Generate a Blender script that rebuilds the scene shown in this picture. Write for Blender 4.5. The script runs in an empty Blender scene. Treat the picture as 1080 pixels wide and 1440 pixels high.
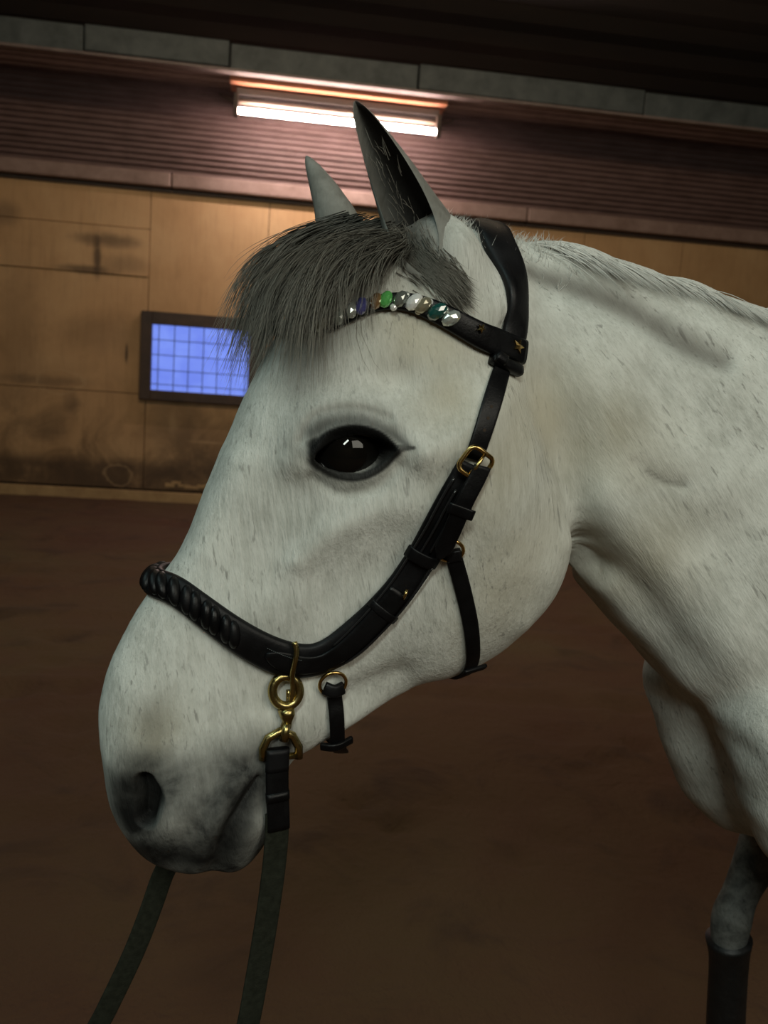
import bpy, bmesh, math, random
import numpy as np
from mathutils import Vector, Matrix
from mathutils.bvhtree import BVHTree
from mathutils import noise as mnoise

random.seed(7)
rng = np.random.default_rng(7)
C = bpy.context.scene.collection
SC = bpy.context.scene
PI = math.pi

# ------------------------------------------------------------------ camera
FPX = 1200.0
EYE = Vector((0, 0, 1.5))
cam_d = bpy.data.cameras.new('camera')
cam_d.sensor_fit = 'VERTICAL'; cam_d.sensor_height = 36.0; cam_d.lens = 36.0 * FPX / 1440.0
cam_d.clip_start = 0.02; cam_d.clip_end = 200
cam_d.dof.use_dof = True; cam_d.dof.focus_distance = 0.80; cam_d.dof.aperture_fstop = 9.0
cam = bpy.data.objects.new('camera', cam_d); C.objects.link(cam)
CAMM = Matrix.Translation(EYE) @ Matrix.Rotation(math.radians(90 - 8.4), 4, 'X') @ Matrix.Rotation(math.radians(4.0), 4, 'Z')
cam.matrix_world = CAMM
SC.camera = cam
R3 = CAMM.to_3x3(); R3I = R3.inverted()

def ray(px, py):
    return (R3 @ Vector(((px - 540) / FPX, (720 - py) / FPX, -1.0)))
def proj(p):
    q = R3I @ (Vector(p) - EYE)
    return 540 + FPX * q.x / -q.z, 720 - FPX * q.y / -q.z
RN = np.array(R3); RNI = np.array(R3I); EN = np.array(EYE)
def projn(P):
    q = (P - EN) @ RNI.T
    return np.stack([540 - FPX * q[..., 0] / q[..., 2], 720 + FPX * q[..., 1] / q[..., 2]], -1)

# ------------------------------------------------------------------ world, exposure
w = bpy.data.worlds.new('world'); SC.world = w; w.use_nodes = True
w.node_tree.nodes['Background'].inputs[0].default_value = (0.10, 0.16, 0.42, 1)
w.node_tree.nodes['Background'].inputs[1].default_value = 1.0
SC.view_settings.view_transform = 'Standard'; SC.view_settings.look = 'None'
SC.view_settings.exposure = 0.0; SC.view_settings.gamma = 1.0
SC.view_settings.use_curve_mapping = False
SC.cycles.max_bounces = 6
SC.cycles.use_denoising = True

# ------------------------------------------------------------------ strip lamp of the hall and added fill lights (out of frame)
def area(name, loc, target, sx, sy, power, col, roll=0.0):
    l = bpy.data.lights.new(name, 'AREA'); l.shape = 'RECTANGLE'; l.size = sx; l.size_y = sy
    l.energy = power; l.color = col
    o = bpy.data.objects.new(name, l); C.objects.link(o); o.location = loc
    d = Vector(target) - Vector(loc)
    o.rotation_euler = (d.to_track_quat('-Z', 'Y').to_matrix() @ Matrix.Rotation(roll, 3, 'Z')).to_euler()
    return o
# a cool strip lamp high up behind the camera on the opposite wall, and added fill lights that stand for no fitting
area('strip_light', (-.15, -2.7, 3.6), (0.0, 0.8, 1.45), 1.5, 0.35, 60, (0.92, 1.0, 0.90), math.radians(50))
area('cool_fill', (-2.4, -.4, 4.6), (0.2, 1.0, 1.4), 2.2, 0.8, 30, (0.68, 1.0, 0.98))  # added cool fill on the horse from the upper left
area('warm_fill', (2.4, -1.9, 3.2), (0.5, 1.0, 1.35), 2.6, 1.6, 52, (1.0, 0.95, 0.80))  # added broad warm fill for cheek and neck
area('wall_fill', (-.2, 4.2, 5.6), (.6, 8.4, 0.2), 4.0, 0.5, 112, (1.0, 0.78, 0.54))  # added warm fill for the back wall and the sand

# ------------------------------------------------------------------ small helpers
def setp(o, label=None, cat=None, group=None, kind=None):
    if label: o['label'] = label
    if cat: o['category'] = cat
    if group: o['group'] = group
    if kind: o['kind'] = kind
    return o
def link(name, me, mat=None, parent=None, smooth=False):
    o = bpy.data.objects.new(name, me); C.objects.link(o)
    if mat is not None: me.materials.append(mat)
    if parent is not None: o.parent = parent
    if smooth:
        me.polygons.foreach_set('use_smooth', [True] * len(me.polygons))
    return o
def mesh(name, V, F):
    me = bpy.data.meshes.new(name)
    me.from_pydata([tuple(map(float, v)) for v in V], [], [tuple(int(i) for i in f) for f in F])
    me.update(); return me
def empty(name, loc=(0, 0, 0), rz=0):
    o = bpy.data.objects.new(name, None); C.objects.link(o); o.location = loc; o.rotation_euler = (0, 0, rz); o.empty_display_size = .1
    return o

class NT:
    def __init__(s, name, rough=.6, metal=0.0, col=(.5, .5, .5)):
        s.m = bpy.data.materials.new(name); s.m.use_nodes = True
        s.t = s.m.node_tree; s.b = s.t.nodes['Principled BSDF']
        s.b.inputs['Roughness'].default_value = rough; s.b.inputs['Metallic'].default_value = metal
        s.b.inputs['Base Color'].default_value = (*col, 1)
    def n(s, typ, **kw):
        nd = s.t.nodes.new(typ)
        for k, v in kw.items(): setattr(nd, k, v)
        return nd
    def l(s, a, b): s.t.links.new(a, b)
    def coord(s, kind='Object', scale=(1, 1, 1), rot=(0, 0, 0)):
        tc = s.n('ShaderNodeTexCoord'); mp = s.n('ShaderNodeMapping')
        mp.inputs['Scale'].default_value = scale; mp.inputs['Rotation'].default_value = rot
        s.l(tc.outputs[kind], mp.inputs['Vector']); return mp.outputs[0]
    def noise(s, vec, scale, detail=3, rough=.55, dist=0.0):
        nd = s.n('ShaderNodeTexNoise'); nd.inputs['Scale'].default_value = scale
        nd.inputs['Detail'].default_value = detail; nd.inputs['Roughness'].default_value = rough
        nd.inputs['Distortion'].default_value = dist
        s.l(vec, nd.inputs['Vector']); return nd.outputs['Fac']
    def ramp(s, fac, stops):
        nd = s.n('ShaderNodeValToRGB'); e = nd.color_ramp.elements
        while len(e) < len(stops): e.new(.5)
        for i, (p, c) in enumerate(stops):
            e[i].position = p; e[i].color = (*c, 1) if len(c) == 3 else c
        s.l(fac, nd.inputs[0]); return nd.outputs[0]
    def mr(s, fac, a, b, c=0.0, d=1.0):
        nd = s.n('ShaderNodeMapRange'); nd.interpolation_type = 'SMOOTHSTEP'
        for i, v in ((1, a), (2, b), (3, c), (4, d)): nd.inputs[i].default_value = v
        s.l(fac, nd.inputs[0]); return nd.outputs[0]
    def math(s, op, a, b=None):
        nd = s.n('ShaderNodeMath', operation=op)
        for i, v in enumerate((a, b)):
            if v is None: continue
            if isinstance(v, (int, float)): nd.inputs[i].default_value = v
            else: s.l(v, nd.inputs[i])
        return nd.outputs[0]
    def mix(s, fac, a, b, mode='MIX'):
        nd = s.n('ShaderNodeMix', data_type='RGBA', blend_type=mode)
        for idx, v in ((0, fac), (6, a), (7, b)):
            if isinstance(v, (int, float)): nd.inputs[idx].default_value = v
            elif isinstance(v, tuple): nd.inputs[idx].default_value = (*v, 1)
            else: s.l(v, nd.inputs[idx])
        return nd.outputs[2]
    def attr(s, name):
        nd = s.n('ShaderNodeAttribute'); nd.attribute_name = name; return nd.outputs['Fac']
    def col(s, out): s.l(out, s.b.inputs['Base Color']); return s
    def bump(s, h, strength=.3, dist=.01):
        nd = s.n('ShaderNodeBump'); nd.inputs['Strength'].default_value = strength; nd.inputs['Distance'].default_value = dist
        s.l(h, nd.inputs['Height']); s.l(nd.outputs[0], s.b.inputs['Normal']); return s
def lin(r, g, b):
    f = lambda c: ((c / 255 + .055) / 1.055) ** 2.4 if c > 10 else c / 255 / 12.92
    return (f(r), f(g), f(b))
# ================================================================== THE SETTING
# wall frame: s runs along the back wall to the right, o comes off the wall towards the camera
WY = math.radians(7.2)
EW = Vector((math.cos(WY), math.sin(WY), 0)); NW = Vector((math.sin(WY), -math.cos(WY), 0))
r0 = ray(0, 693); P0W = EYE + r0 * (-1.5 / r0.z)            # where the wall meets the floor
P0W.z = 0
wall_rot = WY
def wpt(px, py, o=0.0):
    """pixel -> (s, h) on the wall plane moved o towards the camera"""
    d = ray(px, py); q = P0W + NW * o
    t = (q - EYE).dot(NW) / d.dot(NW); p = EYE + d * t
    return (p - P0W).dot(EW), p.z
wall = empty('wall_back', P0W, wall_rot); setp(wall, kind='structure')   # local x = s, local -y = o

def wbox(name, s0, s1, h0, h1, o0, o1, mat, parent, bev=0.0):
    bm = bmesh.new(); bmesh.ops.create_cube(bm, size=1)
    for v in bm.verts:
        v.co = Vector((s0 + (v.co.x + .5) * (s1 - s0), -(o0 + (v.co.y + .5) * (o1 - o0)), h0 + (v.co.z + .5) * (h1 - h0)))
    bmesh.ops.recalc_face_normals(bm, faces=bm.faces)
    if bev: bmesh.ops.bevel(bm, geom=bm.edges[:], offset=bev, segments=2, affect='EDGES', profile=.5)
    me = bpy.data.meshes.new(name); bm.to_mesh(me); bm.free()
    return link(name, me, mat, parent)

# --- materials
def m_panel():
    t = NT('wall_board', .72)
    co = t.coord('Object', (1, 1, 1))
    a = t.noise(co, .9, 5, .6, .4); b = t.noise(t.coord('Object', (6, 6, .7)), 3, 4, .6); c = t.noise(co, 14, 5, .7)
    base = t.ramp(a, [(.3, (.40, .235, .105)), (.5, (.50, .305, .145)), (.72, (.58, .375, .19))])
    streak = t.mr(b, .45, .75, 0, .18)
    base = t.mix(streak, base, (.15, .08, .028))
    sep = t.n('ShaderNodeSeparateXYZ'); t.l(co, sep.inputs[0])
    hz = sep.outputs[2]
    # splashed dirt and wear that gets heavier towards the foot of the wall
    dirt = t.math('MULTIPLY', t.mr(hz, 1.95, .35, 0, 1), t.mr(t.noise(co, 1.7, 6, .65, .8), .36, .62, .25, 1))
    base = t.mix(t.math('MULTIPLY', dirt, .72), base, (.085, .048, .02))
    kick = t.math('MULTIPLY', t.mr(hz, .52, .36, 0, 1), t.mr(t.noise(co, 2.6, 5, .6), .3, .55, .45, 1))
    base = t.mix(t.math('MULTIPLY', kick, .8), base, (.045, .024, .011))
    sp = t.mr(c, .66, .8, 0, .5)
    base = t.mix(sp, base, (.09, .05, .02))
    # soot smudges, scuffs and a scratched ring, at their own places on the wall
    def smudge(px, py, rx, ry, amt, colr, ring=None):
        nonlocal base
        s_, h_ = wpt(px, py); dx = t.math('MULTIPLY', t.math('SUBTRACT', sep.outputs[0], s_), 1 / rx); dz = t.math('MULTIPLY', t.math('SUBTRACT', sep.outputs[2], h_), 1 / ry)
        wob = t.math('MULTIPLY', t.math('SUBTRACT', t.noise(co, 7, 4, .6), .5), .9)
        d = t.math('ADD', t.math('SQRT', t.math('ADD', t.math('MULTIPLY', dx, dx), t.math('MULTIPLY', dz, dz))), wob)
        f = t.mr(d, 1.25, .25, 0, amt) if ring is None else t.mr(t.math('ABSOLUTE', t.math('SUBTRACT', d, 1.0)), ring, 0, 0, amt)
        base = t.mix(f, base, colr)
    soot = (.045, .028, .016); pale = (.50, .34, .18)
    smudge(137, 360, .05, .26, .80, soot); smudge(150, 338, .42, .09, .62, soot); smudge(120, 379, .34, .06, .70, soot)
    smudge(172, 372, .30, .12, .35, soot); smudge(5, 300, .20, .16, .45, soot); smudge(60, 535, .55, .07, .40, soot)
    smudge(84, 537, .26, .13, .35, pale, .14); smudge(178, 497, .018, .13, .9, soot); smudge(100, 565, .10, .16, .35, soot); smudge(70, 600, .25, .20, .35, soot)
    smudge(250, 600, .45, .50, .35, soot); smudge(300, 655, .5, .22, .5, soot); smudge(166, 668, .15, .12, .35, pale, .13); smudge(290, 622, .22, .02, .4, pale); smudge(243, 595, .05, .16, .30, pale)
    smudge(150, 470, .7, .25, .25, soot); smudge(25, 470, .3, .9, .25, soot)
    t.col(base); t.bump(t.noise(co, 25, 6, .7), .25, .01); return t.m
def m_noisy(name, c0, c1, rough=.7, sc=4, st=(1, 1, 1), bump=.2, metal=0):
    t = NT(name, rough, metal); co = t.coord('Object', st)
    n = t.noise(co, sc, 6, .65, .3); t.col(t.ramp(n, [(.3, c0), (.7, c1)])); t.bump(n, bump, .01); return t.m
M_panel = m_panel()
M_joint = NT('joint_gap', .9, 0, (.03, .018, .01)).m
M_clad = m_noisy('brown_cladding', (.10, .056, .047), (.175, .108, .098), .62, 3, (1, 1, 3), .12)
M_lip = m_noisy('purlin_flange', (.14, .10, .09), (.22, .17, .15), .5, 5)
M_trim = m_noisy('ledge_paint', (.20, .125, .10), (.32, .22, .185), .6, 5, (1, 1, 1), .2)
M_skirt = m_noisy('skirting', (.26, .16, .07), (.42, .28, .13), .7, 6, (1, 1, 1), .3)
M_steel = m_noisy('grey_purlin', (.045, .055, .055), (.095, .11, .11), .65, 5, (1, 1, 1), .3)
M_board = m_noisy('orange_board', (.26, .085, .035), (.34, .13, .06), .7, 6, (.3, 3, 3), .2)
M_frame = m_noisy('window_frame', (.030, .017, .010), (.06, .033, .02), .6, 8, (1, 1, 1), .3)
M_roof = m_noisy('roof_sheet', (.016, .012, .010), (.028, .020, .016), .8, 2, (.3, 1, 1), .2)
M_plain = m_noisy('plain_wall', (.16, .11, .06), (.24, .16, .09), .8, 2)
def m_sand():
    t = NT('arena_sand', .95); co = t.coord('Object', (1, 1, 1))
    big = t.noise(co, .55, 4, .55, .5); mid = t.noise(co, 2.6, 5, .6, .6); fine = t.noise(co, 26, 5, .7)
    base = t.ramp(big, [(.32, (.068, .025, .0110)), (.5, (.080, .040, .0160)), (.68, (.080, .052, .0185))])
    base = t.mix(t.mr(mid, .5, .72, 0, .55), base, (.024, .010, .005))
    base = t.mix(t.mr(fine, .62, .8, 0, .3), base, (.07, .042, .022))
    t.col(base)
    h = t.math('ADD', t.math('MULTIPLY', mid, 1.2), t.math('MULTIPLY', fine, .35))
    t.bump(h, .9, .05); return t.m
M_sand = m_sand()

# --- floor with hoof prints and harrow furrows, finer where it is seen
def build_floor():
    xs = np.concatenate([np.arange(-14, -5, .5), np.arange(-5, 6, .06), np.arange(6, 22, .5)])
    ys = np.concatenate([np.arange(-9, .8, .5), np.arange(.8, 6, .05), np.arange(6, 13.0, .12)])
    X, Y = np.meshgrid(xs, ys); Z = np.zeros_like(X)
    r = np.random.default_rng(3)
    for _ in range(520):
        cx, cy = r.uniform(-5, 6), r.uniform(1.2, 11) ; rr = r.uniform(.06, .13); dpt = r.uniform(.010, .032)
        i = np.where(abs(ys - cy) < .6)[0]; j = np.where(abs(xs - cx) < .6)[0]
        if len(i) == 0 or len(j) == 0: continue
        sl = np.ix_(i, j); d = np.sqrt((X[sl] - cx) ** 2 + ((Y[sl] - cy) * 1.2) ** 2)
        Z[sl] += -dpt * np.exp(-(d / rr) ** 2) + .5 * dpt * np.exp(-((d - rr * 1.5) / (rr * .55)) ** 2)
    for k in range(7):
        y0 = 1.8 + k * 1.15; q_ = Y - y0 - .12 * X - .1 * np.sin(X * 1.3 + k); Z += .018 * np.exp(-(q_ / .07) ** 2) - .016 * np.exp(-((q_ + .13) / .06) ** 2) * (.5 + .5 * np.sin(X * 2.1 + k * 3))
    dh = np.minimum(np.hypot(X - 2.2, Y - 1.6), np.hypot(X - .6, Y - 1.0)); Z = np.minimum(Z, np.where(dh < 2.2, .004, .03)) - .005
    n, m = X.shape; V = np.stack([X, Y, Z], -1).reshape(-1, 3)
    idx = np.arange(n * m).reshape(n, m)
    F = np.stack([idx[:-1, :-1], idx[:-1, 1:], idx[1:, 1:], idx[1:, :-1]], -1).reshape(-1, 4)
    # keep the part in front of the wall
    P = np.array(P0W); nw = np.array(NW)
    keep = ((V[F].mean(1) - P) @ nw) > -.15
    o = link('floor', mesh('floor', V, F[keep]), M_sand, None, True); setp(o, kind='structure')
build_floor()

S0, S1 = -6.2, 19.5
H_TOP = wpt(0, 246)[1]
backing = wbox('backing', S0, S1, -.1, 5.6, -.12, -.02, M_joint, wall)
# boards: seams measured on the photograph
def sx(px, py): return wpt(px, py)[0]
def hy(px, py): return wpt(px, py)[1]
seamA = sx(211, 330); seamB = sx(378, 320)
hA = hy(100, 313); hB = hy(100, 381); hC = hy(60, 545)
G = .0035
wx0, wy1 = wpt(200, 437); wx1 = wpt(372, 455)[0]; wy0 = hy(198, 561)
def board(s0, s1, h0, h1, pr=0.0):
    return wbox('board', s0 + G, s1 - G, h0 + G, h1 - G, -.02, pr, M_panel, wall, .004)
random.seed(5)
wid = seamB - seamA
cols = []
s = seamA
while s > S0 + .1: cols.append((max(S0, s - 2.44), s)); s -= 2.44
for (a, b) in cols:
    near = abs(b - seamA) < 1e-4
    for (h0, h1, pr) in ((.13, hC, .002), (hC, hB, 0), (hB, hA, .012 if near else .004), (hA, H_TOP, 0)):
        board(a, b, h0, h1, pr + random.uniform(0, .004))
# between the seams: above, left, right and below the window
board(seamA, seamB, wy1, H_TOP, .003)
board(seamA, wx1 + .0, .13, wy0, .004)
s = wx1; first = True
while s < S1:
    e = min(S1, s + 2.44)
    if first:
        board(wx1, e, .13, wy1, .002); first = False
    else: board(s, e, .13, wy1, random.uniform(0, .004))
    s = e
s = seamB
while s < S1:
    e = min(S1, s + 1.22); board(s, e, wy1, H_TOP, random.uniform(0, .004)); s = e
# skirting strip at the foot of the wall
sk = hy(0, 683)
wbox('baseboard_back', S0, S1, -.02, max(.11, sk), -.02, .035, M_skirt, None, .006)
bb = bpy.data.objects['baseboard_back']; bb.location = P0W; bb.rotation_euler = (0, 0, wall_rot); setp(bb, kind='structure')
# rotten plywood flakes on the foot of the wall right of the seam
for i in range(7):
    s_ = sx(232 + i * 9, 690); h_ = .16 + .05 * random.random()
    f = wbox('flake', s_, s_ + .06 + .05 * random.random(), h_, h_ + .025 + .03 * random.random(), .0, .012, M_skirt, wall, .002)
# ledge above the boards
trim = empty('trim_1', P0W, wall_rot); setp(trim, kind='structure')
h0, h1 = hy(0, 243), hy(0, 222)
s = S0
while s < S1:
    wbox('ledge', s + .004, min(S1, s + 4) - .004, h0, h1, -.04, .11, M_trim, trim, .02)
    wbox('rail', s + .004, min(S1, s + 4) - .004, h0 - .045, h0 - .002, -.04, .03, M_frame, trim, .005)
    s += 4
# ribbed cladding: each sheet one mesh with real ribs
H_CT = hy(330, 98) + .05
def cladding(s0, s1, h0, h1, o):
    pitch = .062; k = int((h1 - h0) / pitch * 8)
    V = []; F = []
    for i in range(k + 1):
        h = h0 + (h1 - h0) * i / k; ph = (h - h0) / pitch * 2 * PI
        q = o + .018 * max(-1, min(1, 1.5 * math.sin(ph)))
        V += [(s0, -q, h), (s1, -q, h)]
        if i: F.append((2 * i - 2, 2 * i - 1, 2 * i + 1, 2 * i))
    return link('cladding_sheet', mesh('cladding_sheet', V, F), M_clad, wall, False)
s = sx(180, 170) - 3 * 2.3
ci = 0
while s < S1:
    if s > S0 - 2.3: cladding(max(s, S0), min(S1, s + 2.32), h1, H_CT + .6, .012 + .004 * (ci % 2))
    s += 2.3; ci += 1
# purlin above the lamp
pl = empty('trim_2', P0W, wall_rot); setp(pl, kind='structure')
OB = .92
hb0 = wpt(330, 101, OB)[1]; hb1 = wpt(330, 60, OB)[1]
jn = [S0, wpt(118, 40, OB)[0], wpt(324, 60, OB)[0], wpt(590, 90, OB)[0], wpt(908, 130, OB)[0], wpt(1300, 160, OB)[0], S1]
for k, (a, b) in enumerate(zip(jn[:-1], jn[1:])):
    dz = (0.0, .012, -.008, .006, -.01, .004)[k]
    wbox('purlin', a + .008, b - .008, hb0 + dz + .03, hb1 + dz, OB - .10, OB + .01 * (k % 2), M_steel, pl, .01)
wbox('lip', S0, S1, hb0 - .005, hb0 + .024, OB - .10, OB + .03, M_lip, pl, .004)
# ceiling rising from the purlin into the hall
def ceiling():
    V = []; F = []; n = 150; L = 13.5; z0 = hb1 + .02; sl = .30
    for i in range(n + 1):
        o = -0.1 + (L) * i / n; z = z0 + sl * max(0, o) + .012 * math.sin(i * PI / 2)
        V += [(S0, -o, z), (S1, -o, z)]
        if i: F.append((2 * i - 2, 2 * i - 1, 2 * i + 1, 2 * i))
    o = link('ceiling', mesh('ceiling', V, F), M_roof); o.location = P0W; o.rotation_euler = (0, 0, wall_rot); setp(o, kind='structure')
    return z0 + sl * L
ZC = ceiling()
# other walls of the hall
for nm, s_, a, b in (('wall_left', S0, 0, 13.4), ('wall_right', S1, 0, 13.4)):
    o = wbox(nm, s_ - .1, s_ + .0, -.15, ZC, -.1, 13.4, M_plain, None); o.location = P0W; o.rotation_euler = (0, 0, wall_rot); setp(o, kind='structure')
o = wbox('wall_front', S0, S1, -.15, ZC, 13.4, 13.5, M_plain, None); o.location = P0W; o.rotation_euler = (0, 0, wall_rot); setp(o, kind='structure')

# --- window with wire grid
win = empty('window_1', P0W, wall_rot); setp(win, kind='structure')
gx0, gy1 = wpt(215, 456); gx1 = wpt(352, 465)[0]; gy0 = hy(214, 548)
def fr(name, s0, s1, h0, h1, o1=.07): return wbox(name, s0, s1, h0, h1, -.02, o1, M_frame, win, .006)
fr('window_frame', wx0, gx0, wy0, wy1); fr('window_frame', gx1, wx1, wy0, wy1)
fr('window_frame', gx0, gx1, gy1, wy1); fr('window_frame', gx0, gx1, wy0, gy0)
t = NT('frosted_daylight_pane', .4, 0, (.2, .3, .7)); co = t.coord('Object')
n_ = t.noise(co, 3, 4, .6, 1.0)
cc = t.ramp(n_, [(.3, lin(104, 128, 232)), (.7, lin(124, 150, 246))]); t.l(cc, t.b.inputs['Emission Color']); t.b.inputs['Emission Strength'].default_value = 1.0
t.b.inputs['Base Color'].default_value = (.05, .07, .15, 1)
wbox('pane', gx0 - .01, gx1 + .01, gy0 - .01, gy1 + .01, -.015, .0, t.m, win)
M_wire = NT('grid_wire', .5, .0, (.06, .08, .2)).m
def wires():
    xs = [wpt(x, 500)[0] for x in (223, 245, 265.5, 286, 306, 326, 346)]
    hs = [hy(280, y) for y in (482, 503, 524, 544)]
    for x in xs: wbox('wire', x - .0045, x + .0045, gy0, gy1, .012, .021, M_wire, win)
    for h in hs: wbox('wire', gx0, gx1, h - .0045, h + .0045, .021, .03, M_wire, win)
wires()

# --- strip lamp under the purlin
lampE = empty('fluorescent_lamp', (0, 0, 0)); setp(lampE, 'long fluorescent strip lamp glowing on the ribbed brown wall under the grey roof beam', 'lamp')
OL = .72
ls0, lh0 = wpt(331, 155, OL); ls1, lh1 = wpt(617, 180, OL)
lampE.location = P0W + EW * ls0 + NW * OL + Vector((0, 0, lh0)); lampE.rotation_euler = (0, 0, wall_rot)
LL = ls1 - ls0
t = NT('tube_glass', .3); t.b.inputs['Emission Color'].default_value = (1.0, .80, .74, 1); t.b.inputs['Emission Strength'].default_value = 105; M_tube = t.m
M_white = NT('lamp_enamel', .45, 0, (.035, .026, .022)).m
M_strip = NT('second_tube_unlit', .4, 0, (.10, .07, .05)).m
def lbox(name, x0, x1, y0, y1, z0, z1, mat, bev=.004, parent=None):
    o = wbox(name, x0, x1, z0, z1, -y1, -y0, mat, parent or lampE, bev); return o
def cyl(name, p, q, r, mat, parent, n=20, smooth=True):
    p = Vector(p); q = Vector(q); d = (q - p); L = d.length
    bm = bmesh.new(); bmesh.ops.create_cone(bm, cap_ends=True, segments=n, radius1=r, radius2=r, depth=L)
    bmesh.ops.transform(bm, matrix=Matrix.Translation((p + q) / 2) @ d.to_track_quat('Z', 'Y').to_matrix().to_4x4(), verts=bm.verts)
    me = bpy.data.meshes.new(name); bm.to_mesh(me); bm.free()
    return link(name, me, mat, parent, smooth)
cyl('tube', (.03, 0, 0), (LL - .03, 0, 0), .029, M_tube, lampE)
lbox('end_cap', -.02, .03, -.05, .05, -.06, .16, M_frame); lbox('end_cap', LL - .03, LL + .02, -.05, .05, -.06, .16, M_frame)
cyl('unlit_tube', (.03, .03, .10), (LL - .03, .03, .10), .026, M_strip, lampE)
lbox('housing', 0.0, LL, .0, .13, .155, .225, M_white, .008)
# splayed reflector blade behind the tube
V = []; F = []
for i in range(9):
    a = i / 8; y = .07 + .12 * a; z = .15 + .01 * math.sin(a * PI) - .10 * a
    V += [(0.02, y, z), (LL - .02, y, z)]
    if i: F.append((2 * i - 2, 2 * i - 1, 2 * i + 1, 2 * i))
rf = link('reflector', mesh('reflector', V, F), M_white, lampE, True)
lbox('mounting_board', -.06, LL + .06, -.10, .22, .245, .335, M_board, .004)
for sx_, sg in ((0, -1), (LL, 1)):
    pts = [Vector((sx_, .02, .03)), Vector((sx_ + sg * .05, .02, .10)), Vector((sx_ + sg * .13, .05, .13)), Vector((sx_ + sg * .17, .08, .165))]
    V_ = []; F_ = []
    for i, p in enumerate(pts):
        for j in range(6): V_.append(p + Vector((0, math.cos(j * PI / 3), math.sin(j * PI / 3))) * .012)
        if i: F_ += [(6 * i - 6 + j, 6 * i - 6 + (j + 1) % 6, 6 * i + (j + 1) % 6, 6 * i + j) for j in range(6)]
    F_ += [tuple(range(6)), tuple(range(18, 24))]
    link('bracket', mesh('bracket', V_, F_), M_frame, lampE, True)
# ================================================================== THE HORSE
PSI = math.radians(19)
P0H = Vector((0, .82, 0))
MH = Matrix.Translation(P0H) @ Matrix.Rotation(PSI, 4, 'Z'); MHI = MH.inverted()
MHn = np.array(MH)
def h2w(P): return P @ MHn[:3, :3].T + MHn[:3, 3]
def plane_at(px, py, y=0.0):
    """pixel -> horse-local (a, z) on the lengthwise plane at lateral offset y"""
    o = MHI @ EYE; d = MHI.to_3x3() @ ray(px, py); t = (y - o.y) / d.y
    q = o + d * t; return np.array([q.x, q.z])
# head and neck sections measured on the photograph: (top x, y, bottom x, y, half width m, exponent top, exponent bottom)
SEC = [
 (228,1206, 318,1208, .018, 2.0),
 (204,1196, 338,1206, .036, 2.2),
 (180,1172, 360,1190, .048, 2.4),
 (155,1128, 382,1158, .055, 2.5),
 (141,1070, 396,1115, .058, 2.4),
 (139,1005, 412,1066, .055, 2.3),
 (156,930, 448,1042, .049, 2.3),
 (190,862, 500,1012, .046, 2.3),
 (226,808, 545,980, .049, 2.3),
 (254,768, 592,958, .055, 2.3),
 (290,690, 650,945, .066, 2.3),
 (322,610, 702,916, .078, 2.3),
 (352,540, 740,880, .090, 2.35),
 (388,474, 764,846, .098, 2.4),
 (424,414, 778,815, .100, 2.4),
 (470,358, 786,798, .096, 2.4),
 (540,322, 790,790, .086, 2.3),
 (610,316, 794,789, .076, 2.2),
 (680,326, 801,797, .072, 2.2),
 (735,342, 812,812, .074, 2.2),
 (800,354, 832,838, .078, 2.2),
 (880,378, 866,878, .082, 2.2),
 (960,403, 905,920, .090, 2.2),
 (1040,434, 940,962, .102, 2.2),
]
LOC = [  # trunk sections beyond the frame: (Ta, Tz, Ba, Bz, W)
 (.56,1.615,.42,1.15,.125), (.68,1.60,.475,1.06,.150), (.80,1.605,.54,.97,.185), (.92,1.625,.63,.90,.215), (1.06,1.60,.84,.87,.245),
 (1.27,1.55,1.15,.86,.28), (1.5,1.55,1.45,.90,.275), (1.72,1.57,1.70,.98,.26), (1.88,1.52,1.86,1.05,.23), (1.99,1.42,1.97,1.12,.17), (2.04,1.33,2.03,1.2,.09)]
# the traced contours run under the forelock and the crest hair
TP = np.array([[s[0], s[1]] for s in SEC], float); BP = np.array([[s[2], s[3]] for s in SEC], float)
T = np.array([plane_at(*p) for p in TP]); B = np.array([plane_at(*p) for p in BP])
W = np.array([s[4] for s in SEC]); NE = np.array([s[5] for s in SEC])
th = np.linspace(0, 2 * PI, 97)[:-1]
def ring(Tk, Bk, Wk, n):
    c, s = np.cos(th), np.sin(th)
    v = np.sign(c) * np.abs(c) ** (2 / n); u = np.sign(s) * np.abs(s) ** (2 / n)
    Cn = (Tk + Bk) / 2; U = (Tk - Bk) / 2
    return np.stack([Cn[0] + U[0] * v, -Wk * u, Cn[1] + U[1] * v], -1)
for it in range(8):                                   # let the seen silhouette, not the midplane, follow the contour
    for k in range(len(SEC)):
        R = projn(h2w(ring(T[k], B[k], W[k], NE[k])))
        for (X, Q) in ((T, TP), (B, BP)):
            d = (TP[k] - BP[k]) if X is T else (BP[k] - TP[k])
            d = d / np.linalg.norm(d)
            ext = (R @ d).max(); err = Q[k] @ d - ext
            p0 = plane_at(*Q[k]); p1 = plane_at(*(Q[k] + d * 10)); X[k] = X[k] + .8 * (p1 - p0) / 10 * err
for l in LOC:
    T = np.vstack([T, l[0:2]]); B = np.vstack([B, l[2:4]]); W = np.append(W, l[4]); NE = np.append(NE, 2.2)
def catmull(A, m):
    A = np.asarray(A, float); A = A.reshape(len(A), -1)
    P = np.vstack([2 * A[0] - A[1], A, 2 * A[-1] - A[-2]]); out = []
    for i in range(len(A) - 1):
        p0, p1, p2, p3 = P[i:i + 4]
        for t in np.arange(m) / m:
            out.append(.5 * ((2 * p1) + (-p0 + p2) * t + (2 * p0 - 5 * p1 + 4 * p2 - p3) * t ** 2 + (-p0 + 3 * p1 - 3 * p2 + p3) * t ** 3))
    out.append(A[-1]); return np.array(out)
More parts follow.
